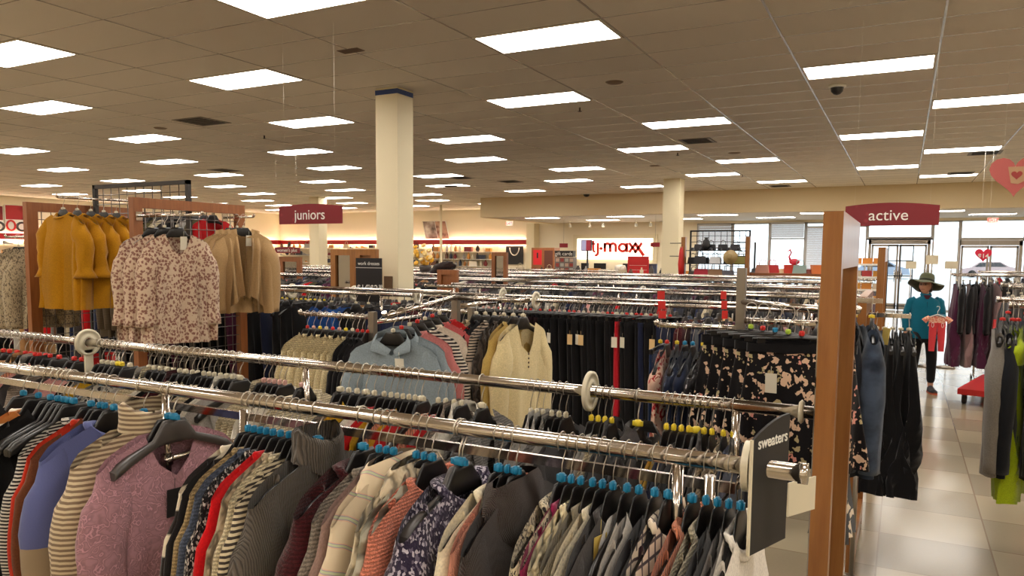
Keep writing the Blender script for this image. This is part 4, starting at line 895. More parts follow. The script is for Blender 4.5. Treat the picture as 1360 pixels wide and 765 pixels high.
# red paper strips hanging at the first middle rack
for px, n in ((879, 3), (962, 3)):
    for k in range(n):
        p = at(px + k * .8 - 1, 392 + k * 13, Y=5.52); b = MB(); b.cbox((0, 0, 0), (.055 if px < 900 else .04, .004, .06)); tag(b.obj('red_sale_tag', signred if px < 0 else MARK['red'], None, p, (0, 0, .2 * k)), 'red card strip hanging on the middle racks, %s, %s piece' % ('left strip' if px < 900 else 'right strip near the grey stand', ['top', 'middle', 'lowest'][k]), 'sale tag')
ring_divider(at(555, 397, Y=5.6).x, 5.6, RZ, .075, 'size ring on the first middle rack beside the cream column'); ring_divider(at(712, 402, Y=5.6).x, 5.6, RZ, .075, 'size ring on the first middle rack above the plum trousers')
ring_divider(at(668, 393, Y=6.1).x, 6.1, RZ, .07, 'size ring on the rear rail of the first middle rack'); ring_divider(at(388, 393, Y=5.6).x, 5.6, RZ, .075, 'size ring on the first middle rack behind the ivory cardigans'); ring_divider(at(471, 395, Y=5.6).x, 5.6, RZ, .075, 'size ring on the first middle rack below the black price sign')
# ---- the great mass of clothes on the far rails: past counting, one object each for cloth and hangers
def mass():
    cols = ['black', 'black', 'black', 'charcoal', 'navy', 'grey', 'plum', 'brown', 'light grey', 'white', 'cream', 'red', 'dusty pink', 'slate blue', 'tan', 'olive', 'burgundy']
    mats = [pal(c) for c in cols]; wts = [14, 14, 10, 8, 7, 5, 3, 3, 3, 2.5, 2.5, 1.6, 1.5, 3, 2, 2, 2]
    g = MB(); h = MB(); r = random.Random(5)
    lines = []
    for k, (a, c, x0, x1, ps) in enumerate(MR):
        for y in (a, c):
            xa = x0 + .1
            if k == 0: xa = x0 + .1
            lines.append((y, xa, x1 - .12, RZ, .075 if k < 2 else .11, k == 0 and y == a))
    lines += [(16.2, -15, -.8, 1.36, .14, False), (18.3, -17, -6.5, 1.36, .16, False), (20.3, -17, -6.5, 1.36, .18, False), (9.5, -24, -12, 1.4, .16, False), (12.5, -25, -13.5, 1.4, .16, False), (16, -25.5, -16, 1.4, .16, False), (20, -26, -18.5, 1.4, .18, False), (7.4, -22, -7.5, 1.4, .13, False), (5.6, -15, -7.6, 1.42, .1, False)]
    for y, xa, xb, z, dx, skip in lines:
        x = xa
        while x < xb:
            x += dx * r.uniform(.5, 1.5)
            if skip and (at(640, 400, Y=y).x < x < at(895, 400, Y=y).x or at(350, 400, Y=y).x < x < at(440, 400, Y=y).x): continue
            ry = r.uniform(-.14, .14); L = r.choice([.55, .6, .7, .95]); t = r.uniform(.018, .04); w = r.uniform(.17, .21)
            M = Matrix.Translation((x, y, z)) @ Matrix.Rotation(ry, 4, 'Z')
            h.tube([M @ Vector(p) for p in ((0, -.02, 0), (0, 0, .02), (0, .02, 0), (0, .0, -.09))], .0028, 4, cap=False)
            h.prism([(-.007, -.035, -.08), (-.007, .035, -.08), (-.007, .06, -.12), (-.007, .2, -.185), (-.007, 0, -.16), (-.007, -.2, -.185), (-.007, -.06, -.12)], (.014, 0, 0), M)
            if r.random() < .18: g.cur = cols.index('white'); g.cbox((0, 0, 0), (.004, .04, .07), M @ Matrix.Translation((.03, -.17, -.2)))
            if r.random() < .13: continue
            g.cur = r.choices(range(len(cols)), wts)[0]
            n = .07; rows = []
            for zz, ww, tt in ((-.112, n, .008), (-.13, w * .8, .5 * t), (-.19, w, .8 * t), (-.3, w * 1.02, t), (-.112 - L, w * 1.05, t * 1.1)):
                rows.append([(tt, -ww * .6, zz + (.01 if zz > -.12 else 0)), (tt * .6, -ww, zz), (-tt * .6, -ww, zz), (-tt, -ww * .6, zz), (-tt, ww * .6, zz), (-tt * .6, ww, zz), (tt * .6, ww, zz), (tt, ww * .6, zz)])
            vs = [M @ Vector((p[0] + (.012 * sin(p[1] * 30 + x * 9) if k > 1 else 0), p[1], p[2])) for k, row in enumerate(rows) for p in row]
            g.add(vs, [(j * 8 + i, j * 8 + (i + 1) % 8, (j + 1) * 8 + (i + 1) % 8, (j + 1) * 8 + i) for j in range(4) for i in range(8)], True)
    o = g.obj('packed_clothes', mats); tag(o, 'tightly packed mixed clothes on the far rails of the shop', 'clothes', kind='stuff')
    o = h.obj('packed_hangers', charp); tag(o, 'black hangers crowded along the far rails of the shop', 'hangers', kind='stuff')
mass()
# more far racks, left and rear of the shop (their rails)
for k, (y, x0, x1, z) in enumerate([(16.2, -15, -.7, 1.36), (18.3, -17, -6.4, 1.36), (9.5, -24, -12, 1.4), (12.5, -25, -13.5, 1.4), (7.4, -22, -7.5, 1.4), (5.6, -15, -7.6, 1.42)]):
    root = thing('clothes_rail_rack', 'chrome single rail rack, ' + ['farthest in the middle before the bags', 'low before the wall sign', 'left part behind the womens sign', 'left part near the far wall', 'left part behind the yellow blouses', 'left part right behind the yellow blouses'][k], 'clothes rack', ((x0 + x1) / 2, y, 0)); W = (x1 - x0) / 2
    b = MB(); b.tube([(-W, 0, z), (W, 0, z)], .016, 12); b.obj('rail', chrome, root)
    n = 3
    for i in range(n): b = MB(); b.cyl((-W + .3 + (2 * W - .6) * i / (n - 1), 0, 0), (-W + .3 + (2 * W - .6) * i / (n - 1), 0, z), .014, 8); b.obj('post', chrome, root)
# tops along the second middle rack and rear rail of the first: counted ones with their own hangers
# ================================================================ hanging department signs
def dept_sign(txt, x0, x1, y, z0, h, lab, size, tx=.5):
    W = x1 - x0; root = thing('department_sign', lab, 'sign', ((x0 + x1) / 2, y, z0))
    m = base_mat('dept_sign_red', (118, 14, 26), .5)
    if len(m.node_tree.nodes) < 4:
        N = NT(m); t = N.n('ShaderNodeTexVoronoi', Scale=9.0); N.l(N.coord(), t.inputs[0]); N.col(N.ramp(t.outputs[0], [(.12, (136, 34, 44)), (.2, (118, 14, 26))]))
    top = [(W / 2 - W * t, h * (.80 + .2 * math.sin(PI * (.12 + .8 * (1 - t))))) for t in [i / 12 for i in range(13)]]
    b = MB(); b.prism([(-W / 2, 0, 0), (W / 2, 0, 0)] + [(x, 0, z) for x, z in top], (0, .012, 0)); b.obj('board', m, root)
    lettering(txt, size, white, root, (W * (tx - .5), -.002, h * .44), depth=.001, bold=.0)
    for s in (-1, 1): w_ = MB(); w_.cyl((s * W * .4, .006, h * .8), (s * W * .4, .006, CEIL - z0), .0005, 4); w_.obj('hanging_wire', white, root)
j0, j1 = at(371, 298, Y=5.0), at(454, 298, Y=5.0)
dept_sign('juniors', j0.x, j1.x, 5.0, j0.z, .172, 'dark red hanging sign reading juniors', .125)
a0, a1 = at(1122, 298, Y=6.9), at(1247, 299, Y=6.9)
dept_sign('active', a0.x, a1.x, 6.9, a1.z, .185, 'dark red hanging sign reading active', .125, .47)
w0, w1 = at(365, 336, Y=11), at(398, 336, Y=11)
dept_sign("women's plus", w0.x, w1.x, 11, w0.z, .12, 'small far red sign reading womens plus', .095)
# price sign on the first middle rack
s0, s1 = at(473, 400, Y=5.45), at(507, 343, Y=5.45)
ps = thing('price_sign', 'black standing price sign with chalk style numbers', 'sign', ((s0.x + s1.x) / 2, 5.45, RZ + .016)); W = (s1.x - s0.x) / 2; z0 = s0.z - RZ - .016
b = MB(); b.box((-W, 0, z0), (W, .006, s1.z - RZ - .016)); b.obj('board', blacksign, ps)
b = MB(); b.box((-W, -.002, s1.z - RZ - .105), (W, 0, s1.z - RZ - .101)); b.obj('divider_line', white, ps)
lettering('work dresses', .045, white, ps, (0, -.001, s1.z - RZ - .065), depth=.0004)
lettering('$16', .085, white, ps, (-W * .48, -.001, z0 + .12), depth=.0004); lettering('-$24', .085, white, ps, (W * .45, -.001, z0 + .12), depth=.0004)
lettering('99', .04, white, ps, (-W * .05, -.001, z0 + .14), depth=.0004); lettering('99', .04, white, ps, (W * .9, -.001, z0 + .14), depth=.0004)
# juniors mirror panel with black garment
def mirror_stand(px0, px1, py0, Y, lab, H0=None, m=woodm, open_=True, z1=None, t=.07):
    a, c = at(px0, py0, Y=Y), at(px1, py0, Y=Y); z = a.z; W = (c.x - a.x) / 2
    root = thing('wooden_mirror_frame', lab, 'mirror stand', ((a.x + c.x) / 2, Y, 0))
    for s in (-1, 1): b = MB(); b.box((s * W - (t if s > 0 else 0), -.03, 0), (s * W + (t if s < 0 else 0), .03, z)); b.obj('upright', m, root)
    b = MB(); b.box((-W + t, -.03, z - t), (W - t, .03, z)); b.obj('top_board', m, root); b = MB(); b.box((-W + t, -.03, .1), (W - t, .03, .2)); b.obj('bottom_board', m, root)
    if open_: b = MB(); b.box((-W + t, 0, .2), (W - t, .008, z - t)); b.obj('mirror', base_mat('mirror_glass', (150, 145, 140), .06, 1), root)
    else: b = MB(); b.box((-W + t, 0, .2), (W - t, .01, z - t)); b.obj('panel', m, root)
    return root, W
mirror_stand(441, 473, 331, 6.9, 'wooden frame with mirror left of the taped column'); mirror_stand(473.5, 501, 331, 6.85, 'solid wooden panel right behind the black price sign', open_=False)
mirror_stand(654, 674, 335, 10.8, 'narrow wooden mirror frame on the far racks', m=woodr, t=.06)
mirror_stand(372, 400, 341, 10.6, 'wooden display frame below the womens plus sign', m=woodr, t=.09)
q = mirror_stand(582, 608, 358, 9.0, 'low red brown wooden sign board on the far racks', m=woodr, open_=False)
# ================================================================ clothes beside the near end panel, right
hang('jacket', 'hanging_jacket', 'faded blue denim jacket just right of the wooden end panel', 'jacket', (-.125, 4.0, 1.57), F((48, 58, 76), 'denim', (72, 84, 104)), .10, None, 'yellow', 1.4, ('yellow', .05, .02, -.13), 0)
hang('jacket', 'hanging_jacket', 'dark navy jacket directly left of the denim jacket', 'jacket', (-.20, 4.0, 1.57), F((24, 26, 34)), .06, None, 'yellow', 1.2, None, 1)
ar = MB(); ar.box((0, -.012, -.012), (.14, .012, .012)); tag(ar.obj('garment_bar', chrome, None, (-.22, 4.0, 1.57)), 'chrome arm holding the denim jacket', 'display arm')
ar = MB(); ar.box((0, -.014, -.012), (.22, .014, .012)); tag(ar.obj('garment_bar', chrome, None, (-.17, 4.9, 1.44)), 'chrome arm holding the long black dresses beside the aisle', 'display arm')
e3 = end_panel(-.17, 4.55, 5.5, 1.56, 'lower wooden end panel behind the long black dresses', grid=False, w=.045)
for i in range(5): hang('long_dress', 'hanging_dress', 'long black dress beside the aisle, ' + ['closest to the wooden panel', 'second from the wooden panel', 'third from the wooden panel', 'fourth from the wooden panel', 'outermost with white tag'][i], 'dress', (-.125 + .042 * i, 4.9, 1.44), F((17, 16, 19)), .08 * (i - 2), 'long black dresses', 'ivory', 1.0, ('white', .045, .06, -.22) if i == 4 else None, i % 3, sc=.86, scz=.80, hgroup='hangers of the black dresses')
hang('skirt', 'hanging_skirt', 'flowered black skirt hanging low, just right of the end panel', 'skirt', (at(1108, 640, Y=2.95).x, 2.95, 1.34), F((22, 19, 21), 'bigfloral', (214, 196, 170), 1.3), .0, None, 'ivory', .8, None, 1, sc=.9)
# red box and small steel post by the denim jacket
b = MB(); b.box((-.03, -.03, 0), (.03, .03, .1)); tag(b.obj('red_box', MARK['red'], None, at(1139, 575, Y=4.4)), 'small red box on the steel post under the denim jacket', 'box')
p = at(1139, 582, Y=4.4); b = MB(); b.cyl((p.x, 4.4, .04), (p.x, 4.4, p.z + .005), .012, 10); b.cyl((p.x - .05, 4.4, .04), (p.x + .05, 4.4, .04), .01, 8); b.cyl((p.x, 4.4, .0), (p.x, 4.4, .05), .025, 12); tag(b.obj('steel_post', steel), 'short steel post standing under the denim jacket', 'post')
# ---------------------------------------------------------------- right hand racks
rail_rack(.50, 2.6, 4.75, 5.35, 1.53, 'chrome double rail rack at the right edge with the lime top', (.8, 2.3), barz=1.4)
rt = [(.475, 'jacket', F((120, 114, 106)), 'grey jacket at the outer end of the right rack', 'jacket', 1.3), (.52, 'jacket', F((20, 22, 28)), 'long dark navy jacket right of the grey jacket', 'jacket', 1.2), (.64, 'jacket', F((18, 18, 20)), 'black coat right of the dark navy jacket', 'jacket', 1.2), (at(1353, 520, Y=4.55).x, 'dress', F((158, 176, 24)), 'lime green long top at the right edge', 'dress', 1.0)]
for X, k, m, lab, cat, tx in rt: hang(k, 'hanging_' + cat, lab, cat, (X, 4.75, 1.53), m, -.18 + .05 * R.random(), None, 'red', tx, ('black', .05, -.1, -.62) if 'navy' in lab and 'long' in lab else None, 0, sc=1.08 if cat == 'jacket' else .9)
for i in range(10): hang('jacket', 'hanging_jacket', 'black jacket farther along the right rack behind the lime top', 'jacket', (.78 + .1 * i, 4.75, 1.53), pal('black'), R.uniform(-.1, .1), 'black jackets on the right rack', 'red', 1.0)
for i in range(9): hang('jacket', 'hanging_jacket', '%s jacket on the rear rail of the right rack' % ['black', 'navy', 'black'][i % 3], 'jacket', (.56 + .09 * i, 5.35, 1.53), pal(['black', 'navy', 'black'][i % 3]), R.uniform(-.1, .1), 'jackets on the rear rail of the right rack', 'red', 1.0)
rail_rack(.80, 3.2, 7.7, 8.3, 1.53, 'chrome double rail rack with sport clothes, second on the right', (1.0, 2.8), barz=1.38)
spc = [('black', 'black'), ('charcoal', 'charcoal'), ('mauve', 'mauve'), ('dusty pink', 'dusty pink'), ('black', 'black'), ('lime', None), ('black', 'black'), ('navy', 'navy'), ('black', 'black'), ('light grey', 'light grey'), ('black', 'black'), ('charcoal', 'charcoal'), ('black', 'black'), ('navy', 'navy'), ('black', 'black'), ('black', 'black')]
for i, (cn, k) in enumerate(spc):
    m = pal(k) if k else F((200, 206, 60))
    hang('tank' if cn == 'lime' else ['long_dress', 'jacket', 'pants'][i % 3], 'hanging_sportswear', '%s sport %s on the second right rack, %s' % (cn, 'top' if cn == 'lime' else ['dress', 'jacket', 'leggings'][i % 3], 'outer end' if i < 5 else 'middle' if i < 10 else 'inner end'), 'sportswear', (.83 + .07 * i, 7.7, 1.53), m, R.uniform(-.3, .3), 'sportswear on the second right rack', 'ivory', 1.0, None, sc=.9 if cn != 'lime' else 1.1)
for i in range(12):
    cn = ['black', 'white', 'black', 'grey', 'black', 'peach'][i % 6]; hang('sweater', 'hanging_sportswear', '%s sport top on the rear rail of the second right rack' % cn, 'sportswear', (.86 + .1 * i, 8.3, 1.53), pal(cn), R.uniform(-.3, .3), 'sport tops on the rear rail of the second right rack', 'ivory', 1.0)
rail_rack(.62, 3.4, 12.3, 12.9, 1.53, 'chrome double rail rack with plum and black clothes, third on the right', (.95, 3.0), barz=1.38)
for i in range(16):
    cn = ['plum', 'black', 'mauve', 'black'][i % 4] if i < 8 else ['black', 'grey'][i % 2]; hang(['long_dress', 'jacket'][i % 2], 'hanging_sportswear', '%s %s on the third right rack, %s part' % (cn, ['long top', 'jacket'][i % 2], 'left' if i < 8 else 'right'), 'sportswear', (.66 + .08 * i, 12.3, 1.53), pal(cn), R.uniform(-.4, .4), 'clothes on the third right rack', 'ivory', 1.0)
rail_rack(1.3, 4.4, 17.0, 17.6, 1.5, 'chrome double rail rack far right before the exit doors', (1.6, 4.0))
for i in range(14):
    cn = ['black', 'grey', 'red', 'black', 'white', 'navy', 'black'][i % 7]; hang('sweater', 'hanging_sportswear', '%s top on the far right rack before the exit doors' % cn, 'sportswear', (1.35 + .13 * i, 17.0, 1.5), pal(cn), R.uniform(-.3, .3), 'tops on the far right rack', 'ivory', 1.2)
# card holders on stalks
for (px, py, w, h), lab in zip([(1210, 352, .155, .12), (1238, 345, .175, .145), (1263.5, 352, .18, .12)], ['left of three, above the green hat', 'middle and tallest of three', 'right of three']):
    p = at(px, py, Y=14.0); root = thing('sign_card', 'blank cream sign card on a stalk, ' + lab, 'sign card', (p.x, 14.0, 0))
    b = MB(); b.box((-w / 2, -.004, p.z - h / 2), (w / 2, .004, p.z + h / 2)); b.obj('card', base_mat('card_cream', (214, 200, 170), .6), root)
    b = MB(); b.cyl((0, .006, .03), (0, .006, p.z), .008, 8).lathe([(0, 0), (.14, 0), (.14, .02), (.02, .035), (0, .04)], 20); b.obj('stalk', steel, root)
# red platform trolley
tr = thing('platform_trolley', 'red platform trolley on casters beside the right racks', 'trolley', (1.02, 11.2, 0), -.25)
b = MB(); b.box((-.20, -.75, .13), (.25, .75, .20)); b.obj('platform', base_mat('trolley_red', (176, 30, 30), .4), tr)
b = MB(); b.tube([(-.1, .7, .2), (-.1, .74, .95), (.18, .74, .95), (.18, .7, .2)], .02, 10); b.box((-.1, .72, .3), (.18, .74, .8)); b.obj('handle', base_mat('trolley_red', (176, 30, 30), .4), tr)
for x in (-.15, .2):
    for y in (-.6, .6): b = MB(); b.cyl((x - .02, y, .055), (x + .02, y, .055), .055, 16).cbox((x, y, .1), (.05, .06, .07)); b.obj('caster', base_mat('caster_rubber', (52, 50, 48), .6), tr)
# hearts
def heart_poly(w, n=28): 
    out = []
    for i in range(n):
        t = 2 * PI * i / n; out.append((16 * sin(t) ** 3 / 34 * w, 0, (13 * cos(t) - 5 * cos(2 * t) - 2 * cos(3 * t) - cos(4 * t)) / 34 * w))
    return out
def heart(p, w, mat, lab):
    root = thing('heart_sign', lab, 'sign', p); b = MB(); b.prism(heart_poly(w), (0, .006, 0)); b.obj('board', mat, root)
    wz = CEIL - p[2] if p[1] < SOF_Y else SOF_Z - p[2]; b = MB(); b.cyl((-w * .22, .003, w * .3), (-w * .22, .003, wz), .0008, 4).cyl((w * .22, .003, w * .3), (w * .22, .003, wz), .0008, 4); b.obj('hanging_string', white, root); return root
h1 = heart(tuple(at(1348, 231, Y=9.0)), .46, base_mat('heart_pale_red', (188, 90, 84), .5), 'large pale red heart hanging high at the right edge')
b = MB(); b.prism([(-.06, -.002, .07), (.09, -.002, .07), (.08, -.002, -.07), (.03, -.002, -.1), (-.03, -.002, -.09)], (0, -.004, 0)); b.tube([(.08, -.004, .05), (.14, -.004, .04), (.13, -.004, -.03), (.08, -.004, -.05)], .012, 6); q = b.obj('mug_picture', base_mat('mug_tan', (190, 150, 112), .6), h1)
b = MB(); b.prism([(x + .015, -.007, z - .01) for x, _, z in heart_poly(.1)], (0, -.002, 0)); b.obj('small_heart', base_mat('heart_red', (160, 50, 44), .5), q)
h2 = heart(tuple(at(1306, 338, Y=16.0)), .28, base_mat('heart_bright', (214, 24, 60), .5), 'bright red heart sign with a white price before the right doors')
lettering('$14', .11, white, h2, (0, -.003, -.03), depth=.001, bold=.002)
# exit signs
def exit_sign(p, lab, w=.28, h=.16):
    root = thing('exit_sign', lab, 'exit sign', p); b = MB(); b.box((-w / 2, -.03, -h / 2), (w / 2, .03, h / 2)).cyl((0, 0, h / 2), (0, 0, SOF_Z - p[2]), .008, 6); b.obj('housing', white, root)
    lettering('EXIT', h * .85, base_mat('exit_red', (255, 40, 40), .5, emit=4), root, (0, -.033, 0), depth=.002, bold=.002)
exit_sign((at(1319, 286, Y=27).x, 27, SOF_Z - .13), 'red lit exit sign above the right doors'); exit_sign((at(677, 297, Y=26).x, 26, at(677, 297, Y=26).z), 'small red exit sign left of the lowered ceiling')
# ================================================================ tj maxx wall
ya = YF - .02
tl, br_ = at(768, 317, Y=YF), at(868, 345, Y=YF)
root = thing('wall_sign', 'backlit white wall panel with large red store lettering', 'sign', ((tl.x + br_.x) / 2, YF - .1, br_.z)); W = (br_.x - tl.x) / 2; Hs = tl.z - br_.z
b = MB(); b.box((-W, .02, 0), (W, .06, Hs)); b.obj('backlit_panel', base_mat('sign_panel_lit', (255, 244, 216), .5, emit=3.2), root)
b = MB(); t = .16; b.box((-W - t, -.04, -.1), (-W, .08, Hs + t)).box((W, -.04, -.1), (W + t, .08, Hs + t)).box((-W, -.04, Hs), (W, .08, Hs + t)); b.obj('frame', cream, root)
def LP_(u, v): p = at(740 + u / 7.556, 280 + v / 7.556, Y=YF - .14); return Vector((p.x - root.location.x, p.z - root.location.z))
def stroke(pts, w=21, closed=False):
    P = [LP_(*p) for p in pts]; hw = w / 7.556 / 2 * (LP_(7.556, 0) - LP_(0, 0)).length; n = len(P); L, Rr = [], []
    for k in range(n):
        a = P[(k - 1) % n] if closed or k else P[k]; c = P[(k + 1) % n] if closed or k < n - 1 else P[k]
        d = (c - a).normalized(); m = Vector((-d.y, d.x)) * hw; L.append(P[k] + m); Rr.append(P[k] - m)
    vs = []
    for k in range(n): vs += [(L[k].x, 0, L[k].y), (Rr[k].x, 0, Rr[k].y), (L[k].x, -.06, L[k].y), (Rr[k].x, -.06, Rr[k].y)]
    fs = []
    for k in range(n if closed else n - 1):
        a, c = 4 * k, 4 * ((k + 1) % n); fs += [(a, c, c + 1, a + 1), (a + 2, a + 3, c + 3, c + 2), (a, a + 2, c + 2, c), (a + 1, c + 1, c + 3, a + 3)]
    if not closed: fs += [(0, 1, 3, 2), (4 * n - 4, 4 * n - 2, 4 * n - 1, 4 * n - 3)]
    LT.add(vs, fs, False)
def arc(cx, cy, rx, ry, a0, a1, n=12): return [(cx + rx * cos(math.radians(a0 + (a1 - a0) * k / n)), cy - ry * sin(math.radians(a0 + (a1 - a0) * k / n))) for k in range(n + 1)]
LT = MB()
stroke([(362, 300), (362, 395)], 18); stroke([(346, 332), (380, 332)], 14); stroke(arc(375, 393, 13, 16, 180, 300), 16)
stroke([(408, 322), (408, 420)] + arc(386, 420, 22, 26, 0, -110), 21); stroke(arc(440, 378, 7, 8, 0, 330), 15, True)
stroke([(478, 415), (478, 322)], 22); stroke([(478, 375)] + arc(505, 356, 27, 28, 170, 0) + [(532, 415)], 22); stroke([(532, 375)] + arc(560, 356, 28, 28, 170, 0) + [(588, 415)], 22)
stroke(arc(657, 369, 37, 37, 0, 337, 20), 22, True); stroke([(700, 322), (700, 415)], 22)
stroke([(722, 322), (792, 416)], 22); stroke([(792, 322), (722, 416)], 22)
stroke([(778, 322), (868, 450)], 26); stroke([(850, 322), (778, 424)], 22)
LT.obj('lettering', base_mat('store_red', (224, 42, 30), .45), root)
# spot lights above the wall sign
for k, px in enumerate((757, 783, 801, 845, 864)):
    p = at(px, 296, Y=YF - 1.4); root = thing('spot_light', 'small white spot light above the red store letters, ' + ['leftmost of five', 'second of five', 'third of five', 'fourth of five', 'rightmost of five'][k], 'spot light', (p.x, YF - 1.4, SOF_Z + .02))
    b = MB(); b.cyl((0, 0, 0), (0, 0, -.1), .012, 8); b.lathe([(.03, -.09), (.05, -.12), (.062, -.22), (.055, -.22)], 16); b.obj('housing', white, root); b = MB(); b.lathe([(0, -.215), (.055, -.215)], 16); b.obj('lamp', base_mat('spot_lamp', (255, 240, 210), .4, emit=20), root)
# checkout counter and its things
cx0, cx1, CY = -10.9, -5.6, 24.2
root = thing('checkout_counter', 'long cream and steel checkout counter below the red store letters', 'counter', ((cx0 + cx1) / 2, CY, 0)); W = (cx1 - cx0) / 2
b = MB(); b.box((-W, -.3, 0), (W, .3, .98)); b.obj('base', wallp, root); b = MB(); b.box((-W - .05, -.36, .98), (W + .05, .36, 1.03)); b.obj('worktop', white, root)
def on_counter(px, py, Y): return at(px, py, Y=Y)
def monitor(px, w, lab, col=blackp, h=.34, Y=24.2, z=1.03):
    p = at(px, 345, Y=Y); root = thing('register_monitor', lab, 'monitor', (p.x, Y, z)); b = MB(); b.box((-w / 2, -.03, .12), (w / 2, .03, .12 + h)); b.obj('screen', col, root); b = MB(); b.cyl((0, .02, .01), (0, .02, .2), .025, 8).lathe([(0, 0), (.13, 0), (.13, .015), (0, .02)], 16); b.obj('stand', blackp, root)
monitor(777, .26, 'small black register screen on the counter, left'); monitor(797, .42, 'wide black register screen on the counter, middle'); monitor(833, .28, 'black register screen left of the red panel'); monitor(863, .50, 'blue grey register screen right of the red panel', base_mat('screen_blue', (62, 70, 92), .3))
p = at(847, 345, Y=24.0); root = thing('red_promotion_board', 'red promotion board standing on the counter', 'sign', (p.x, 24.05, 1.03)); b = MB(); b.box((-.36, 0, 0), (.36, .02, .70)); b.obj('board', signred if 0 else base_mat('promo_red', (196, 26, 30), .5), root); b = MB(); [b.box((-.3, -.004, z), (.3, 0, z + .008)) for z in (.25, .4)]; b.obj('white_lines', white, root)
p = at(824, 347, Y=24.1); b = MB(); b.lathe([(0, 0), (.16, 0), (.19, .1), (.2, .3), (.16, .4), (0, .42)], 20); tag(b.obj('white_bag_pile', base_mat('bag_white', (224, 216, 200), .7), None, (p.x, 24.1, 1.03)), 'white stuffed bag on the counter between two screens', 'bag')
# hanging screen on a pole
p = at(779, 326, Y=21.8); root = thing('pole_screen', 'screen on a black pole in front of the red store letters', 'screen', (p.x, 21.8, 0)); b = MB(); b.cyl((.02, .04, .02), (.02, .04, p.z), .03, 10).lathe([(0, 0), (.25, 0), (.25, .02), (0, .03)], 20); b.obj('pole', blackp, root)
b = MB(); b.box((-.17, -.03, p.z - .17), (.17, .03, p.z + .17)); b.obj('screen_body', blackp, root); b = MB(); b.box((-.155, -.034, p.z - .15), (.0, -.03, p.z + .155)); b.obj('screen_left_half', base_mat('screen_lilac', (150, 146, 176), .3, emit=.6), root); b = MB(); b.box((.0, -.034, p.z - .15), (.155, -.03, p.z + .155)); b.obj('screen_right_half', base_mat('screen_red', (150, 40, 56), .3, emit=.4), root)
# little red lane signs
for k, (px, py) in enumerate(((748.5, 326), (870, 325))):
    p = at(px, py, Y=23.5); root = thing('lane_sign', 'small dark red hanging lane sign, ' + ['left of the store letters', 'right end of the glowing panel'][k], 'sign', tuple(p)); b = MB(); b.box((-.15, 0, -.07), (.15, .01, .07)); b.obj('board', signred, root); b = MB(); b.cyl((0, .005, .07), (0, .005, SOF_Z + .02 - p.z), .004, 4); b.obj('hanging_wire', steel, root)
# card display left of the counter
p0, p1 = at(737, 333, Y=23), at(761, 365, Y=23); W = (p1.x - p0.x) / 2
root = thing('gift_card_rack', 'black headed card rack beside the checkout counter', 'display rack', ((p0.x + p1.x) / 2, 23, 0)); b = MB(); b.box((-W, 0, 0), (W, .3, p0.z - .22)); b.obj('cabinet', base_mat('rack_grey', (112, 104, 98), .5), root); b = MB(); b.box((-W, -.02, p0.z - .2), (W, .2, p0.z)); b.obj('header', blackp, root); lettering('gift cards', .17, white, root, (0, -.023, p0.z - .1), depth=.002)
for i in range(4):
    for k in range(3): b = MB(); b.box((-W + .04 + i * W / 2, -.01, p0.z - .36 - k * .16), (-W + .02 + (i + .85) * W / 2, 0, p0.z - .25 - k * .16)); b.obj('gift_card', base_mat('gift_' + 'abc'[(i + k) % 3], [(190, 160, 140), (150, 60, 50), (170, 170, 160)][(i + k) % 3], .5), root)
# wooden cabinet with red poster
p0, p1 = at(706, 329, Y=25), at(736, 352, Y=25); W = (p1.x - p0.x) / 2
root = thing('wooden_cabinet', 'brown wooden cabinet with a red poster on its left side', 'cabinet', ((p0.x + p1.x) / 2, 25, 0)); b = MB(); b.box((-W, 0, 0), (W, .5, p0.z)); b.obj('body', woodr, root); b = MB(); b.box((.06, -.005, .9), (W - .06, 0, p0.z - .1)); b.obj('dark_opening', base_mat('dark_wood', (92, 46, 30), .5), root)
b = MB(); b.box((-W + .08, -.012, p0.z - .62), (-.04, 0, p0.z - .08)); b.obj('poster', base_mat('poster_red', (206, 28, 34), .5), root); b = MB(); b.box((-W + .22, -.016, p0.z - .38), (-.18, -.012, p0.z - .18)); b.obj('poster_picture', blackp, root)
# posters high on the walls
def poster(p0, p1, axis, stops, lab, slant=0, sc=3.0):
    nm = 'poster_print_%d' % len(MATS); m = base_mat(nm, (200, 190, 180), .6); N = NT(m); t = N.n('ShaderNodeTexNoise', Scale=sc, Detail=3.0); N.l(N.coord(loc=(len(MATS), 0, 0)), t.inputs[0]); N.col(N.ramp(t.outputs[0], stops))
    root = thing('wall_poster', lab, 'poster', (p0[0], p0[1], p0[2])); dx, dy, dz = p1[0] - p0[0], p1[1] - p0[1], p1[2] - p0[2]
    sh = slant; poly = [(0, 0, 0), (dx, dy, 0), (dx * (1 - sh), dy * (1 - sh), dz), (-dx * sh, -dy * sh, dz)]
    th = (.02, 0, 0) if axis == 'x' else (0, -.02, 0); b = MB(); b.prism(poly, th); b.obj('print', m, root)
    b = MB(); b.tube([Vector(q) for q in poly] + [Vector(poly[0])], .03, 4); b.obj('poster_frame', white, root); return root
gA = [(.35, (60, 46, 40)), (.5, (170, 150, 140)), (.65, (230, 224, 214))]; gB = [(.35, (150, 96, 74)), (.6, (206, 164, 140)), (.7, (120, 70, 60))]
a, c = at(572, 317, Y=YB - .05), at(585, 294, Y=YB - .05); poster((at(566, 317, Y=YB - .05).x, YB - .06, a.z), (at(582, 317, Y=YB - .05).x, YB - .06, c.z), 'y', gA, 'grey portrait poster high on the far wall, left one', .25, 1.6)
poster((at(580, 317, Y=YB - .05).x + .1, YB - .06, a.z), (at(597, 317, Y=YB - .05).x, YB - .06, c.z), 'y', gB, 'brown portrait poster high on the far wall, right one', .35, 1.6)
XP = XL + .04
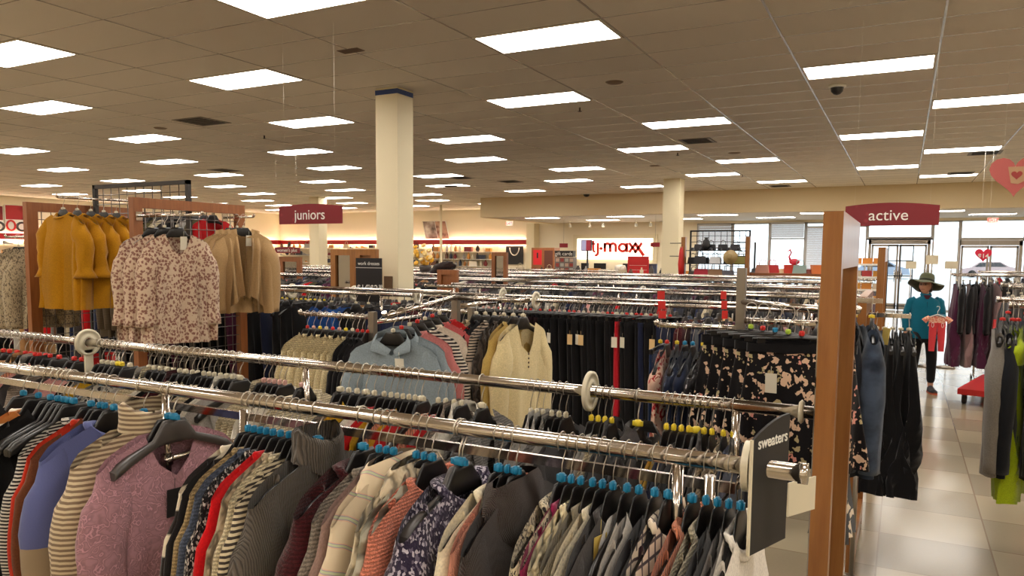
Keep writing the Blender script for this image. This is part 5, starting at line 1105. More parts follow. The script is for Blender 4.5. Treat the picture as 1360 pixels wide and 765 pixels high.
for (x0, x1), lab in (((-14, 3), 'red and white picture panel high on the left wall, at the frame edge'), ((8, 38), 'red and white panel with ring drawing high on the left wall')):
    a, c = at(x0, 310, X=XP), at(x1, 274, X=XP); r_ = poster((XP, a.y, a.z), (XP, c.y, c.z), 'x', [(.4, (150, 30, 34)), (.52, (120, 16, 24)), (.6, (176, 40, 44))], lab, 0, .8)
    b = MB(); b.box((.022, 0, 0), (.03, c.y - a.y, (c.z - a.z) * .5)); b.obj('white_lower_half', white, r_)
    b = MB(); L = (c.y - a.y); 
    for k in range(4): b.tube([(.035, L * .65 + .2 * cos(t * PI / 8) * (1 - .12 * k), .25 + .17 * sin(t * PI / 8) * (1 - .1 * k)) for t in range(17)], .008, 5)
    b.obj('ring_drawing', blackp, r_); b = MB(); b.tube([(.035, L * .2 + .14 * cos(t * PI / 8), .28 + .17 * sin(t * PI / 8)) for t in range(17)], .035, 6); b.obj('red_ring', MARK['red'], r_)
for (y0, y1) in ((18.5, 20.1), (20.5, 22.1), (22.5, 24.1)): poster((XP, y0, 2.5), (XP, y1, 3.4), 'x', [(.4, (150, 30, 34)), (.6, (220, 200, 190))], 'picture panel farther along the left wall above the red band', 0, .8)['group'] = 'far left wall pictures'
p0, p1 = at(672, 351, Y=YB - .05), at(695, 327, Y=YB - .05); root = thing('wall_poster', 'black wall poster showing a pale necklace', 'poster', (p0.x, YB - .04, p0.z)); W, Hh = p1.x - p0.x, p1.z - p0.z
b = MB(); b.box((0, -.02, 0), (W, 0, Hh)); b.obj('print', blacksign, root); b = MB(); b.tube([(W * .5 + W * .27 * cos(PI + PI * t / 12), -.03, Hh * .92 + Hh * .42 * sin(PI + PI * t / 12)) for t in range(13)], .022, 6); b.obj('necklace_picture', white, root)
# ================================================================ goods on wall shelves, far
def goods(kind, p, s, mat, lab, cat, grp, rz=0):
    b = MB()
    if kind == 'box': b.box((-.5 * s, -.4 * s, 0), (.5 * s, .4 * s, .62 * s)); b.box((-.51 * s, -.41 * s, .5 * s), (.51 * s, .41 * s, .63 * s)); nm = 'gift_box'
    elif kind == 'bag':
        b.prism([(-.5 * s, -.18 * s, 0), (.5 * s, -.18 * s, 0), (.42 * s, -.14 * s, .6 * s), (-.42 * s, -.14 * s, .6 * s)], (0, .34 * s, 0)); b.tube([(-.25 * s, 0, .58 * s), (-.22 * s, 0, .9 * s), (0, 0, 1.0 * s), (.22 * s, 0, .9 * s), (.25 * s, 0, .58 * s)], .03 * s, 6); nm = 'handbag'
    elif kind == 'bottle': b.lathe([(0, 0), (.2 * s, 0), (.22 * s, .1 * s), (.22 * s, .6 * s), (.09 * s, .75 * s), (.09 * s, .95 * s), (0, .96 * s)], 12); nm = 'bottle'
    elif kind == 'shoe':
        b.grid(lambda i, j: ((-.5 + j / 8) * s, .16 * s * cos(2 * PI * i / 10) * (1 - .3 * abs(j / 8 - .5)), .06 * s + (.34 - .26 * sm(j / 8 * 1.4)) * s * max(0, sin(2 * PI * i / 10)) ), 10, 8, closed=True); b.box((-.5 * s, -.15 * s, 0), (.5 * s, .15 * s, .06 * s)); nm = 'shoe'
    elif kind == 'hat': b.lathe([(0, .32 * s), (.14 * s, .32 * s), (.22 * s, .26 * s), (.25 * s, .05 * s), (.5 * s, 0), (.5 * s, -.015 * s), (.2 * s, .0)], 20); nm = 'sun_hat'
    elif kind == 'vase': b.lathe([(0, 0), (.16 * s, 0), (.3 * s, .3 * s), (.22 * s, .6 * s), (.1 * s, .75 * s), (.16 * s, .85 * s), (.13 * s, .85 * s)], 16); nm = 'vase'
    o = b.obj(nm, mat, None, p, (0, 0, rz)); return tag(o, lab, cat, grp)
def gmat(c): return base_mat('goods_%d_%d_%d' % c, c, .5)
GC = [(34, 30, 30), (120, 40, 40), (196, 180, 150), (70, 60, 56), (206, 140, 60), (150, 146, 140), (40, 44, 60), (226, 216, 196), (176, 120, 60), (96, 60, 44)]
CN = {GC[0]: 'black', GC[1]: 'maroon', GC[2]: 'cream', GC[3]: 'dark brown', GC[4]: 'golden', GC[5]: 'grey', GC[6]: 'navy', GC[7]: 'white', GC[8]: 'amber', GC[9]: 'brown'}
def shelf_unit(x0, x1, y, zs, lab, fill, grp, d=.4, axis='x', seed=0):
    r = random.Random(seed); root = thing('wall_shelf_unit', lab, 'shelf unit', ((x0 + x1) / 2, y, 0)); W = (x1 - x0) / 2
    b = MB(); b.box((-W, .01, .1), (W, .03, zs[-1] + .35)); b.obj('back_panel', base_mat('shelf_back', (220, 206, 178), .6), root)
    for z in zs: b = MB(); b.box((-W, -d, z - .02), (W, .0, z)); b.obj('shelf', white, root)
    for z in zs:
        x = x0 + .15
        while x < x1 - .15:
            k = r.choice(fill); c = r.choice(GC); s = r.uniform(.22, .34)
            goods(k, (x, y - d / 2, z), s, gmat(c), '%s %s on the %s' % (CN[c], {'box': 'gift box', 'bag': 'handbag', 'shoe': 'shoe', 'bottle': 'bottle', 'hat': 'hat', 'vase': 'vase'}[k], grp), {'box': 'box', 'bag': 'handbag', 'shoe': 'shoe', 'bottle': 'bottle', 'hat': 'hat', 'vase': 'vase'}[k], '%s %ss on the %s' % (CN[c], k, grp), r.uniform(-.4, .4))
            x += r.uniform(.30, .5) if k != 'bottle' else .22
shelf_unit(-18.6, -15.3, YB - .05, (1.25, 1.55, 1.87), 'pale shelf unit of jars and boxes on the far wall, centre', ['bottle', 'box', 'vase', 'bottle'], 'centre far wall shelves', seed=1)
shelf_unit(-23.5, -19.0, YB - .05, (1.3, 1.65, 2.0), 'shelf unit of shoes and bags on the far wall behind the price sign', ['shoe', 'bag', 'bag', 'box'], 'far wall shelves left of the column', seed=2)
shelf_unit(-27.6, -24.0, YB - .05, (1.3, 1.65, 2.0), 'shelf unit on the far wall in the left corner', ['shoe', 'bag', 'vase'], 'far corner shelves', seed=3)
# products along the left wall
root = thing('wall_shelf_unit', 'long white shelf unit along the left wall', 'shelf unit', (XL + .02, 20.5, 0))
for z in (1.2, 1.6, 2.0): b = MB(); b.box((0, -5.5, z - .02), (.4, 5.5, z)); b.obj('shelf', white, root)
r = random.Random(4)
for z in (1.2, 1.6, 2.0):
    y = 15.2
    while y < 25.8:
        c = r.choice(GC); k = r.choice(['bag', 'shoe', 'box']); goods(k, (XL + .22, y, z), r.uniform(.25, .36), gmat(c), '%s %s on the left wall shelves' % (CN[c], {'bag': 'handbag', 'box': 'box', 'shoe': 'shoe'}[k]), {'bag': 'handbag', 'box': 'box', 'shoe': 'shoe'}[k], '%s %ss on the left wall shelves' % (CN[c], k), r.uniform(1.2, 1.9)); y += r.uniform(.5, .8)
# flower bouquet and fur beside the column
p = at(565, 342, Y=12.4); root = thing('flower_bouquet', 'bunch of yellow and cream artificial flowers right of the taped column', 'flowers', (p.x, 12.4, 1.35)); r = random.Random(9)
b = MB(); b.lathe([(0, 0), (.09, 0), (.12, .16), (.1, .2), (.08, .2)], 14); b.obj('pot', gmat(GC[3]), root)
for i in range(22):
    v = Vector((r.uniform(-.24, .24), r.uniform(-.1, .1), r.uniform(.2, .58))); b = MB(); b.lathe([(0, -.02), (.035, -.01), (.055, .02), (.03, .03), (0, .02)], 10, Matrix.Translation(v) @ Matrix.Rotation(r.uniform(.4, 1.6), 4, 'X')); b.tube([(0, 0, .15), v * .7, v], .004, 4); q = b.obj('flower', base_mat('flower_' + 'ab'[i % 2], [(226, 168, 40), (232, 200, 130)][i % 2], .6), root)
p = at(588, 357, Y=12.0); b = MB()
def furP(i, j): u, v = 2 * PI * i / 24, PI * j / 14; n_ = 1 + .25 * nz3(cos(u) * 3, sin(u) * 3, v * 3); return (.26 * sin(v) * cos(u) * n_, .14 * sin(v) * sin(u) * n_, .12 * cos(v) * n_ + .07 * cos(u) * sin(v))
b.grid(furP, 24, 14, closed=True); tag(b.obj('fur_throw', F((44, 26, 20), 'knit'), None, (p.x, 12.0, p.z)), 'dark brown fur throw draped on a far rail by the yellow flowers', 'throw')
# ================================================================ bag display before the left windows
gx0, gx1 = at(918, 306, Y=15.4).x, at(996, 306, Y=15.4).x; gzt = at(918, 306, Y=15.4).z
wire_panel(gx0, gx1, 15.4, .1, gzt, 'tall black wire display grid before the windows', base_mat('black_wire', (26, 25, 28), .5, .4), base_mat('black_wire', (26, 25, 28), .5, .4), .12, .12, 'display grid', 'display_grid', .006)
for k, (px, py) in enumerate(((908.5, 315), (994, 314))):
    p = at(px, py, Y=15.1); root = thing('wooden_post', 'narrow wooden display post, ' + ['left of the bags', 'right of the bags'][k], 'post', (p.x, 15.1, 0)); b = MB(); b.box((-.04, -.05, 0), (.04, .05, p.z)); b.obj('upright', woodm, root); b = MB(); [b.cyl((-.28, 0, z), (0, 0, z), .008, 6) for z in (p.z - .12, p.z - .38)]; b.obj('peg', blackp, root)
for z, w_ in ((1.33, 0), (1.62, 0), (1.88, 0)):
    b = MB(); b.box((gx0, 15.0, z - .015), (gx1, 15.36, z)); tag(b.obj('display_shelf', blackp), 'black shelf on the wire display grid, ' + {1.33: 'bottom', 1.62: 'middle', 1.88: 'top'}[z], 'shelf')
bg = [(932, 1.33, .30, (176, 24, 44), 'large red handbag at the left of the bag display'), (951, 1.33, .30, (150, 110, 76), 'brown and tan striped handbag in the bag display'), (967, 1.33, .26, (96, 92, 100), 'grey patterned handbag in the bag display'), (922, 1.33, .22, (60, 58, 54), 'dark backpack at the left end of the bag display'), (950, 1.62, .22, (226, 224, 224), 'white shiny clutch bag lying on the middle shelf'), (930, 1.62, .24, (34, 32, 36), 'black handbag on the middle shelf above the red one'), (984, 1.62, .24, (180, 170, 90), 'small olive yellow bag on the middle shelf')]
for px, z, s, c, lab in bg: goods('bag', (at(px, 340, Y=15.15).x, 15.15, z), s, gmat(c), lab, 'handbag', None)
for i in range(6): goods('hat', (gx0 + .1 + .18 * i, 15.15, 1.88), .17, gmat((24, 24, 28)), 'black hat on the top shelf of the bag display', 'hat', 'black hats on the top shelf')
o = goods('hat', (at(971, 338, Y=15.0).x, 14.93, at(971, 338, Y=15).z - .05), .28, gmat((160, 134, 84)), 'round straw hat hanging on the bag display', 'hat', None); o.rotation_euler = (PI / 2 - .2, 0, 0)
goods('vase', (at(938, 320, Y=15.15).x, 15.15, 1.88), .3, gmat((26, 24, 24)), 'black figurine vase on top of the bag display', 'vase', None)
for i in range(9): goods('bag', (gx0 + .08 + .118 * i, 15.28, [1.62, 1.88][i % 2]), .2, gmat([(30, 28, 34), (46, 42, 48), (24, 24, 28)][i % 3]), 'dark bag on the back of the shelves of the bag display', 'handbag', 'dark bags at the back of the display')
# red folded umbrellas left of the column edge
for k, px in enumerate((903, 905.5)):
    p0, p1 = at(px, 345, Y=15.0), at(px + 1.5, 366, Y=15.0); b = MB(); b.tube([(0, 0, .3), (0, 0, .22), (0, 0, -.05), (.01, 0, -.3)], [.005, .02, .045, .035], 8); tag(b.obj('folded_umbrella', MARK['red'], None, (p0.x, 15.02, p1.z + .28)), 'folded orange red umbrella hanging on the left post, ' + ['left one', 'right one'][k], 'umbrella')
# heap of hats and bags on a table right of the bag display
tz = at(1010, 362, Y=15.6).z
root = thing('display_table', 'brown display table heaped with hats right of the bag display', 'table', (-2.0, 15.6, 0)); b = MB(); b.box((-.85, -.35, tz - .05), (.85, .35, tz)); b.obj('table_top', woodr, root)
for x in (-.78, .78):
    for y in (-.3, .3): b = MB(); b.box((x - .03, y - .03, 0), (x + .03, y + .03, tz - .05)); b.obj('leg', woodr, root)
r = random.Random(12)
hp = [('hat', (196, 186, 160), 'cream'), ('hat', (30, 28, 34), 'black'), ('bag', (206, 150, 130), 'pink tan'), ('bag', (190, 40, 44), 'red'), ('hat', (216, 196, 150), 'straw'), ('box', (206, 60, 40), 'orange red'), ('bag', (150, 176, 170), 'pale aqua'), ('hat', (120, 60, 50), 'rust'), ('box', (220, 120, 60), 'orange'), ('vase', (120, 110, 140), 'lilac')]
for i, (k, c, nm) in enumerate(hp): goods(k, (-2.78 + .17 * i, 15.5 + r.uniform(-.12, .12), tz), .26, gmat(c), '%s %s in the heap on the display table' % (nm, {'hat': 'hat', 'bag': 'bag', 'box': 'box', 'vase': 'vase'}[k]), {'bag': 'handbag'}.get(k, k), None, r.uniform(-.5, .5))
# scarf rack
p = at(1003, 325, Y=15.6); root = thing('scarf_stand', 'stand with a black hat, white and red scarves before the window', 'stand', (p.x, 15.6, 0)); b = MB(); b.cyl((0, 0, 0), (0, 0, 2.05), .02, 8).lathe([(0, 0), (.2, 0), (.2, .02), (0, .03)], 16); b.obj('pole', blackp, root)
for k, (c, z, w_) in enumerate((((214, 214, 220), 1.98, .18), ((150, 30, 44), 1.9, .2), ((18, 18, 22), 1.72, .3), ((196, 50, 60), 1.58, .16), ((210, 196, 160), 1.42, .26))):
    b = MB(); b.grid(lambda i, j: (w_ / 2 * cos(2 * PI * i / 16) * (1 - .12 * j), .06 * sin(2 * PI * i / 16) + .01 * sin(i * 3), .1 - .045 * j), 16, 4, closed=True); b.obj('scarf', F(c), root)
# flamingo ornament
p = at(1055, 350, Y=15.5); root = thing('flamingo_ornament', 'pink flamingo ornament standing above the display table', 'ornament', (p.x, 15.5, tz)); b = MB()
b.grid(lambda i, j: (.1 * sin(PI * j / 8) * cos(2 * PI * i / 10) + .0, .05 * sin(PI * j / 8) * sin(2 * PI * i / 10), .22 + .06 * cos(PI * j / 8)), 10, 8, closed=True); b.tube([(-.07, 0, .24), (-.1, 0, .32), (-.06, 0, .40), (-.09, 0, .45), (-.13, 0, .42)], [.025, .016, .014, .02, .008], 8)
b.tube([(0, 0, .18), (0, .0, 0)], .006, 5).tube([(.03, 0, .18), (.03, .0, 0)], .006, 5); b.obj('body', base_mat('flamingo_pink', (214, 60, 80), .5), root)
# orange boxes on shelf by the aisle
root = thing('wooden_shelf_rack', 'wooden shelf rack of orange and white packets behind the end panel', 'shelf rack', (-.42, 9.4, 0))
for z in (1.28, 1.42, 1.56, 1.70): b = MB(); b.box((-.22, -.2, z - .02), (.22, .2, z)); b.obj('shelf', white, root)
for x in (-.22, .22): b = MB(); b.box((x - .02, -.2, 0), (x + .02, .2, 1.84)); b.obj('side_panel', woodm, root)
for k, z in enumerate((1.28, 1.42, 1.56, 1.70)):
    for i in range(4): goods('box', (-.58 + .11 * i, 9.3, z), .10, gmat([(206, 130, 50), (214, 196, 170), (180, 60, 60), (214, 150, 60)][(i + k * 2) % 4 if z < 1.7 else 0]), '%s packet on the %s shelf by the end panel' % (['orange', 'white', 'red', 'amber'][(i + k * 2) % 4 if z < 1.7 else 0], ['lowest', 'second', 'third', 'top'][k]), 'packet', 'packets on the %s shelf' % ['lowest', 'second', 'third', 'top'][k])
# wire spinner before the left doors
p = at(1212, 360, Y=17.0); b = MB()
for x in (-.22, 0, .22): b.cyl((x, 0, .1), (x, 0, 2.0), .01, 6)
for x in (-.22, .22): b.cyl((x - .05, 0, .012), (x + .05, 0, .012), .012, 6).cyl((x, 0, 0), (x, 0, .1), .012, 6)
for z in (.1, .8, 1.4, 1.7, 2.0): b.cyl((-.22, 0, z), (.22, 0, z), .01, 6)
tag(b.obj('wire_spinner_rack', base_mat('black_wire', (26, 25, 28), .5, .4), None, (at(1195, 360, Y=17).x, 17, 0)), 'thin black wire rack before the left exit doors', 'wire rack')
# low goods before the wall sign so that the far racks end in clutter
r = random.Random(21)
b = MB(); b.box((-11.6, 21.0, 0), (-5.0, 21.8, 1.18)); tag(b.obj('low_display_counter', woodr), 'long low wooden display counter in front of the checkouts', 'counter')
x = -11.5
while x < -5.1:
    c = r.choice(GC); k = r.choice(['box', 'bag', 'vase', 'bottle', 'hat']); goods(k, (x, 21.3, 1.18), r.uniform(.2, .32), gmat(c), '%s %s on the low counter before the checkouts' % (CN[c], {'box': 'box', 'bag': 'handbag', 'bottle': 'bottle', 'hat': 'hat', 'vase': 'vase'}[k]), {'box': 'box', 'bag': 'handbag', 'bottle': 'bottle', 'hat': 'hat', 'vase': 'vase'}[k], '%s %ss on the low counter' % (CN[c], k), r.uniform(-.5, .5)); x += r.uniform(.2, .34)
# ================================================================ ceiling fittings
def vent(px, py, lab, s=.5):
    p = at(px, py, Z=CEIL); root = thing('ceiling_vent', lab, 'vent', (p.x, p.y, CEIL)); b = MB(); b.box((-s, -.28, -.008), (s, .28, 0)); b.obj('frame', base_mat('vent_frame', (120, 108, 96), .6), root); b = MB()
    for k in range(5): b.box((-s + .06, -.24 + .1 * k, -.012), (s - .06, -.18 + .1 * k, -.008))
    b.obj('slat_gaps', base_mat('vent_dark', (34, 28, 26), .8), root)
vv = [(268, 161, 'left side beyond the first big lights'), (298, 226, 'left side farther back'), (926, 187, 'right of centre with white slats'), (678, 241, 'far centre, right of the taped column'), (598, 247, 'far, just right of the taped column'), (612, 236, 'far, directly right of the column lights'), (1308, 203, 'right side between light rows'), (1276, 230, 'right side, farther one'), (1036, 247, 'far right of centre above the soffit')]
for px, py, l in vv: vent(px, py, 'dark ceiling air vent, ' + l, .26 if px != 268 else .3)
def dome(px, py, lab, r_=.07, col=blackp):
    p = at(px, py, Z=CEIL); root = thing('ceiling_camera', lab, 'camera dome', (p.x, p.y, CEIL)); b = MB(); b.lathe([(0, -.0), (r_ * 1.3, 0), (r_ * 1.3, -.025), (r_, -.03)], 20); b.obj('mount', white, root); b = MB(); b.lathe([(r_, -.028), (r_ * .9, -.07), (r_ * .5, -.1), (0, -.11)], 20); b.obj('dome', blackp, root)
dome(1112, 113, 'black dome camera under the big light on the right'); dome(779, 257, 'black dome camera near the soffit above the store letters', .1)
def disc(px, py, lab, r_=.1):
    p = at(px, py, Z=CEIL); b = MB(); b.lathe([(0, -.012), (r_ * .8, -.012), (r_, 0)], 24); tag(b.obj('ceiling_speaker', base_mat('speaker_cover', (128, 104, 82), .7), None, (p.x, p.y, CEIL)), lab, 'ceiling speaker')
disc(816, 109, 'round ceiling speaker cover right of the taped column'); disc(213, 170, 'round ceiling speaker cover on the left'); disc(975, 203, 'round ceiling speaker cover right of the vent', .12); disc(870, 220, 'round ceiling speaker cover far centre', .12)
p = at(466, 67, Z=CEIL); b = MB(); b.box((-.12, -.06, -.006), (.12, .06, 0)); tag(b.obj('ceiling_access_plate', base_mat('plate_brown', (104, 80, 62), .7), None, (p.x, p.y, CEIL)), 'small brown plate in the ceiling left of the taped column', 'ceiling plate')
for px, py in ((770, 143), (900, 203), (351, 180), (527, 246), (986, 232)):
    p = at(px, py, Z=CEIL); b = MB(); b.cyl((0, 0, 0), (0, 0, -.05), .012, 8).lathe([(0, -.055), (.03, -.05), (.03, -.046), (0, -.045)], 12); tag(b.obj('fire_sprinkler', base_mat('brass_dark', (70, 50, 36), .5, .6), None, (p.x, p.y, CEIL)), 'small dark fire sprinkler head in the ceiling, ' + {770: 'right of centre', 900: 'above the far column', 351: 'left of centre', 527: 'behind the column', 986: 'right part'}[px], 'sprinkler')
# ================================================================ the shopper
def skin(name, verts, edges, mat, parent=None, sub=2, root=0, smooth=True):
    me = bpy.data.meshes.new(name); me.from_pydata([v[:3] for v in verts], edges, []); me.materials.append(mat)
    o = put(name, me, parent); bpy.context.view_layer.objects.active = o
    m = o.modifiers.new('skin', 'SKIN'); m.use_smooth_shade = True
    for i, v in enumerate(verts):
        sv = me.skin_vertices[0].data[i]; r = v[3]; sv.radius = (r, v[4] if len(v) > 4 else r); sv.use_root = i == root
    s = o.modifiers.new('sub', 'SUBSURF'); s.levels = sub; s.render_levels = sub; return o
PXX, PYY = .27, 11.3
skinm = base_mat('skin_tone', (190, 138, 112), .55); teal = F((18, 104, 128)); legm = F((22, 22, 26)); hatm = F((84, 86, 62), 'plain')
P = thing('person', 'person in teal jacket and wide brimmed olive hat holding a pink outfit', 'person', (PXX, PYY, 0), .18)
# the body faces -Y (towards the camera), x to the camera's right
V = [(0, 0, .80, .10, .085), (0, 0, .92, .115, .085), (0, -.005, 1.06, .125, .09), (0, .0, 1.18, .09, .07), (0, .0, 1.255, .045), (-.006, -.012, 1.345, .042), 
     (-.15, 0, 1.19, .04), (-.21, .02, 1.0, .042), (-.22, -.03, .80, .032), (-.22, -.05, .73, .024),
     (.15, 0, 1.19, .04), (.20, .02, 1.0, .042), (.13, -.17, .98, .032), (.10, -.235, 1.0, .024),
     (-.08, 0, .76, .085), (-.085, .05, .45, .06), (-.09, .17, .12, .038), (-.09, .13, .045, .036), (-.095, .05, .03, .028),
     (.085, 0, .76, .085), (.105, -.02, .44, .06), (.115, .02, .10, .038), (.115, .0, .045, .036), (.12, -.11, .028, .03)]
E_ = [(0, 1), (1, 2), (2, 3), (3, 4), (4, 5), (3, 6), (6, 7), (7, 8), (8, 9), (3, 10), (10, 11), (11, 12), (12, 13), (0, 14), (14, 15), (15, 16), (16, 17), (17, 18), (0, 19), (19, 20), (20, 21), (21, 22), (22, 23)]
body = skin('body', V, E_, skinm, P, 2)
# head with a face, turned to the left of the picture
hd = MB(); HC = Vector((-.012, -.02, 1.405))
Mh = Matrix.Translation(HC) @ Matrix.Rotation(-.55, 4, 'Z') @ Matrix.Rotation(-.10, 4, 'X')
def HP(i, j):
    u = 2 * PI * i / 32; v = PI * j / 22; cu, su, cv = cos(u), sin(u), cos(v); r = sin(v)
    x = .073 * r * cu; y = .090 * r * su; z = .108 * cv
    if z < -.02: k = (-.02 - z) / .09; x *= 1 - .38 * k; y *= 1 - .10 * k; y -= .008 * k
    f = max(0, -su) ** 6          # front of the face
    if f > 0:
        y -= f * .020 * math.exp(-((z + .022) / .016) ** 2) * math.exp(-(x / .012) ** 2) + f * .010 * math.exp(-((z + .005) / .03) ** 2) * math.exp(-(x / .010) ** 2)
        for s in (-1, 1): y += f * .009 * math.exp(-((z - .012) / .012) ** 2) * math.exp(-((x - s * .028) / .015) ** 2)
        y -= f * .005 * math.exp(-((z + .055) / .008) ** 2) * math.exp(-(x / .022) ** 2); y -= f * .006 * math.exp(-((z + .09) / .014) ** 2) * math.exp(-(x / .02) ** 2)
    return Mh @ Vector((x, y, z))
hd.grid(HP, 32, 22, closed=True)
for s in (-1, 1): hd.tube([Mh @ Vector((s * .072, .008 + .01 * cos(t), -.01 + .028 * sin(t))) for t in [k * PI / 6 for k in range(13)]], .006, 6)
hd.obj('head', skinm, P)
mo = MB(); mo.tube([Mh @ Vector((x, -.092 + .25 * abs(x), -.052 - .1 * abs(x))) for x in (-.022, -.01, 0, .01, .022)], .004, 6); mo.obj('mouth', base_mat('lip', (146, 82, 76), .5), P)
gs = MB()
for s in (-1, 1): gs.tube([Mh @ Vector((s * .03 + .02 * cos(t), -.092, .012 + .014 * sin(t))) for t in [k * PI / 6 for k in range(13)]], .002, 5); gs.tube([Mh @ Vector((s * .05, -.09, .014)), Mh @ Vector((s * .074, .0, .012))], .002, 5)
gs.tube([Mh @ Vector((-.01, -.094, .015)), Mh @ Vector((.01, -.094, .015))], .002, 5); gs.obj('glasses', blackp, P)
ey = MB()
for s in (-1, 1): ey.lathe([(0, -.004), (.007, -.003), (.009, 0), (.007, .003), (0, .004)], 10, Matrix.Translation(Mh @ Vector((s * .028, -.080, .012))) @ Matrix.Rotation(PI / 2, 4, 'X'))
ey.obj('eyes', base_mat('eye_dark', (40, 28, 24), .3), P)
hr = MB()
hr.grid(lambda i, j: Mh @ Vector((.080 * sin(PI * (.08 + .55 * j / 10)) * cos(-.25 + (PI + .5) * i / 18), .012 + .096 * sin(PI * (.08 + .55 * j / 10)) * sin(-.25 + (PI + .5) * i / 18), .115 * cos(PI * (.08 + .55 * j / 10)) - .03 * j / 10)), 18, 10); hr.obj('hair', F((74, 62, 54)), P)
ht = MB(); Mt = Mh @ Matrix.Translation((0, .014, .05)) @ Matrix.Rotation(-.26, 4, 'X')
prof = [(.0, .118), (.05, .116), (.078, .10), (.088, .06), (.090, .0), (.12, -.012), (.165, -.028), (.21, -.05), (.212, -.054), (.165, -.036), (.12, -.02), (.088, -.006)]
n = 40; vs = []
for r_, z in prof:
    for k in range(n):
        t = 2 * PI * k / n; zz = z + (.022 * sin(2 * t + .5) + .012 * sin(5 * t)) * max(0, r_ - .09) / .12; vs.append(Mt @ Vector((r_ * cos(t), r_ * sin(t), zz)))
ht.add(vs, [(i * n + k, i * n + (k + 1) % n, (i + 1) * n + (k + 1) % n, (i + 1) * n + k) for i in range(len(prof) - 1) for k in range(n)], True)
hat = ht.obj('hat', hatm, P); bd = MB(); bd.lathe([(.0905, .002), (.092, .004), (.0915, .03), (.089, .03)], n, Mt); bd.obj('hat_band', F((50, 52, 40)), hat)
# jacket: torso shell and sleeves follow the body
jk = MB()
def JP(i, j):
    u = 2 * PI * i / 32; v = j / 20; z = 1.30 - .58 * v
    w = .062 + .115 * sm(v * 8) + .015 * sm((v - .5) * 2); d = .062 + .05 * sm(v * 4) + .02 * v
    z -= .035 * sm(abs(cos(u))) * (1 - sm(v * 4))
    return (w * cos(u), d * sin(u) + .006 * nz3(cos(u) * 3, v * 6, sin(u)), z)
jk.grid(JP, 32, 20, closed=True); jo = jk.obj('jacket', teal, P)
def sleeve_tube(pts, rs, nm):
    b = MB(); pp = []; rr = []
    for a in range(len(pts) - 1):
        for k in range(5): t = k / 5; pp.append(Vector(pts[a]).lerp(Vector(pts[a + 1]), t)); rr.append((rs[a] * (1 - t) + rs[a + 1] * t) * (1 + .05 * sin(a * 9 + k * 2.1)))
    pp.append(Vector(pts[-1])); rr.append(rs[-1]); b.tube(pp, rr, 14); return b.obj(nm, teal, jo)
sleeve_tube([(-.11, 0, 1.225), (-.165, .005, 1.19), (-.215, .02, 1.0), (-.222, -.03, .80)], [.045, .058, .054, .040], 'sleeve'); sleeve_tube([(.11, 0, 1.225), (.165, .005, 1.19), (.205, .02, 1.0), (.128, -.175, .98)], [.045, .058, .054, .040], 'sleeve')
b = MB(); b.grid(lambda i, j: ((.058 + .012 * j / 3) * cos(2 * PI * i / 20 - PI / 2 + .0), (.055 + .012 * j / 3) * sin(2 * PI * i / 20 - PI / 2) - .004, 1.318 - .012 * j - .02 * max(0, -sin(2 * PI * i / 20 - PI / 2))), 20, 3, closed=True); b.obj('collar', teal, jo)
b = MB(); b.box((-.003, -.118, .78), (.003, -.105, 1.2)); b.obj('zip', F((12, 74, 92)), jo)
b = MB(); b.grid(lambda i, j: (.045 * (1 - 2 * i / 6) * (1 - .6 * j / 4), -.075 - .022 * j / 4 - .006, 1.285 - .05 * j / 4), 6, 4); b.obj('undershirt', F((70, 30, 40)), P)
# trousers
LP = [(0, 0, .80, .13, .10), (-.08, 0, .74, .088), (-.085, .05, .45, .068), (-.09, .16, .13, .052), (.085, 0, .74, .088), (.105, -.02, .44, .068), (.115, .015, .11, .052)]
skin('trousers', LP, [(0, 1), (1, 2), (2, 3), (0, 4), (4, 5), (5, 6)], legm, P, 2)
shm = base_mat('shoe_dark', (40, 38, 42), .6); som = base_mat('shoe_sole_orange', (196, 92, 56), .6)
for (cx, cy, rz, rx, z) in ((-.09, .09, .05, -.25, .02), (.118, -.055, .05, 0, 0)):
    Ms = Matrix.Translation((cx, cy, z)) @ Matrix.Rotation(rz, 4, 'Z') @ Matrix.Rotation(rx, 4, 'X'); b = MB()
    def SP_(i, j): u = PI * i / 12; v = j / 12; w_ = .036 + .012 * sin(PI * v) - .012 * (v > .9); h_ = .085 - .045 * sm(v * 1.6); return Ms @ Vector((w_ * cos(u), .09 - .25 * v, .022 + h_ * sin(u) * (1 - .5 * (v > .95))))
    b.grid(SP_, 12, 12); so = b.obj('shoe', shm, P); s_ = MB(); s_.prism([Ms @ Vector((x, y, 0)) for x, y in ((-.038, .09), (.038, .09), (.048, -.05), (.03, -.155), (-.03, -.155), (-.048, -.05))], Ms.to_3x3() @ Vector((0, 0, .024))); s_.obj('sole', som, so)
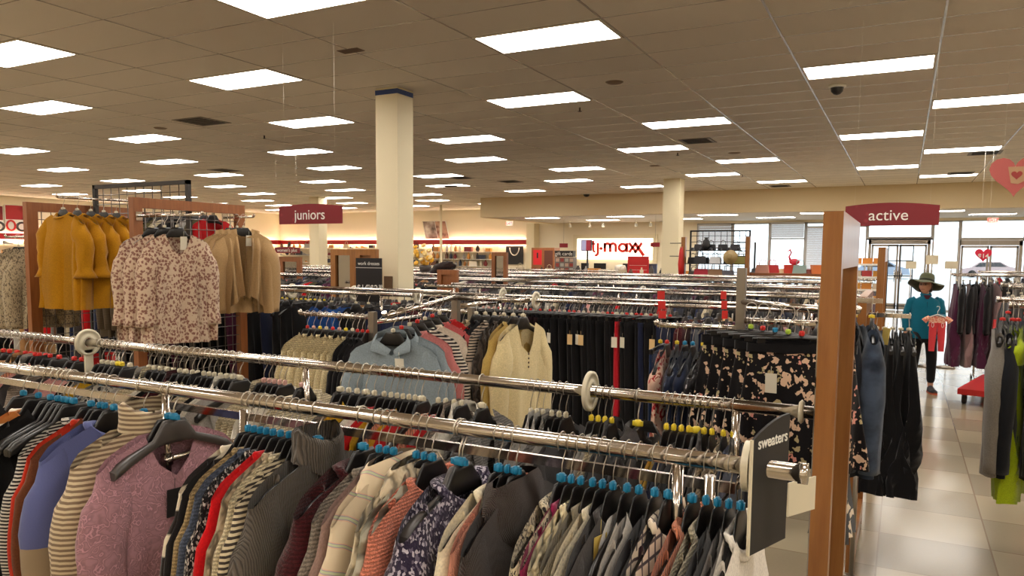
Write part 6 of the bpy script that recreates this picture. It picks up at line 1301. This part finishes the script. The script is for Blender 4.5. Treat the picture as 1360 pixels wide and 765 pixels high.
# hands
def hand(wrist, dirv, palm_n, curl, parent, name='hand', thumb_side=1):
    d = Vector(dirv).normalized(); nn = (Vector(palm_n) - d * Vector(palm_n).dot(d)).normalized(); sd = d.cross(nn) * thumb_side; w = Vector(wrist)
    b = MB()
    def PP(i, j): u = 2 * PI * i / 14; v = j / 7; c = w + d * (.078 * v); ww = .022 + .014 * sm(v * 1.6); tt = .013; return c + sd * ww * cos(u) + nn * tt * sin(u)
    b.grid(PP, 14, 7, closed=True); k0 = len(b.v) - 14; b.f.append(tuple(range(k0, k0 + 14))); b.mi.append(0); b.sm.append(True)
    for k, (o_, L) in enumerate(((.027, .066), (.009, .074), (-.009, .069), (-.026, .052))):
        p = w + d * .074 + sd * o_; a = 0; pts = [p]; dd = d.copy()
        for s_, seg in enumerate((.42, .33, .25)):
            a = curl * (s_ + .7) * .62; dd = d * cos(a) + nn * sin(a); p = p + dd * L * seg; pts.append(p)
        b.tube(pts, [.0088, .0084, .0078, .0062], 8)
    p = w + d * .022 + sd * .026; b.tube([p, p + sd * .024 + d * .020 + nn * .006, p + sd * .030 + d * .044 + nn * .016 * (1 + curl), p + sd * .018 + d * .062 + nn * .022 * (1 + curl)], [.0115, .0105, .0095, .007], 8)
    return b.obj(name, skinm, parent)
hand((-.22, -.05, .745), (0, -.15, -1), (.6, -.6, 0), .5, P, 'hand', 1)
hand((.108, -.215, .995), (-.35, -.9, .12), (0, .1, -1), 1.5, P, 'hand', -1)
# the outfit on its small hanger, held in front
hx, hy, hz = PXX + .118, PYY - .345, 1.0
hy0 = PYY - .30
K = thing('childrens_outfit', 'pink children outfit of flowered top and coral trousers on a white hanger', 'outfit', (PXX + .135, hy0 - .03, 1.115), .1)
b = MB(); b.tube([(-.0, 0, -.06), (0, 0, -.02), (.012, 0, .0), (.022, 0, .022), (.014, 0, .04), (-.004, 0, .045), (-.016, 0, .034)], .003, 6).tube([(-.105, 0, -.10), (0, 0, -.058), (.105, 0, -.10)], .006, 6); b.obj('hanger', white, K)
b = MB()
def TP(i, j):
    u = 2 * PI * i / 24; v = j / 10; w_ = .105 - .012 * sin(PI * v); z = -.075 - .03 * abs(cos(u)) * (1 - v) - .135 * v - (.02 * (1 - abs(cos(u))) if v == 0 and sin(u) < 0 else 0)
    return (w_ * cos(u), .018 * sin(u) + .006 * v * sin(9 * cos(u)), z)
b.grid(TP, 24, 10, closed=True)
for s in (-1, 1): b.tube([(s * .085, 0, -.10), (s * .125, 0, -.125), (s * .15, 0, -.15)], [.03, .032, .036], 12, cap=False, flat=.5)
b.obj('flowered_top', F((226, 178, 150), 'print', (206, 70, 62), 1.6), K)
b = MB()
for s in (-1, 1): b.grid(lambda i, j: (s * (.045 + .008 * j / 12) + (.048 - .014 * j / 12) * cos(2 * PI * i / 14), -.028 + .016 * sin(2 * PI * i / 14), -.165 - .36 * j / 12), 14, 12, closed=True)
b.obj('coral_trousers', F((222, 70, 76)), K)
b = MB()
for s in (-1, 1): b.tube([(s * .055 + .012 * cos(t), -.05, -.19 + .03 * sin(t)) for t in [k * PI / 6 for k in range(13)]], .003, 5)
b.obj('white_ribbon', white, K)
# ================================================================ view
vs = bpy.context.scene.view_settings
vs.view_transform = 'Standard'; vs.look = 'None'; vs.exposure = 0.0; vs.gamma = 1; vs.use_curve_mapping = False
sc = bpy.context.scene
sc.cycles.max_bounces = 6; sc.cycles.diffuse_bounces = 4; sc.cycles.glossy_bounces = 3; sc.cycles.transparent_max_bounces = 8; sc.cycles.caustics_reflective = False; sc.cycles.caustics_refractive = False
sc.cycles.use_denoising = True
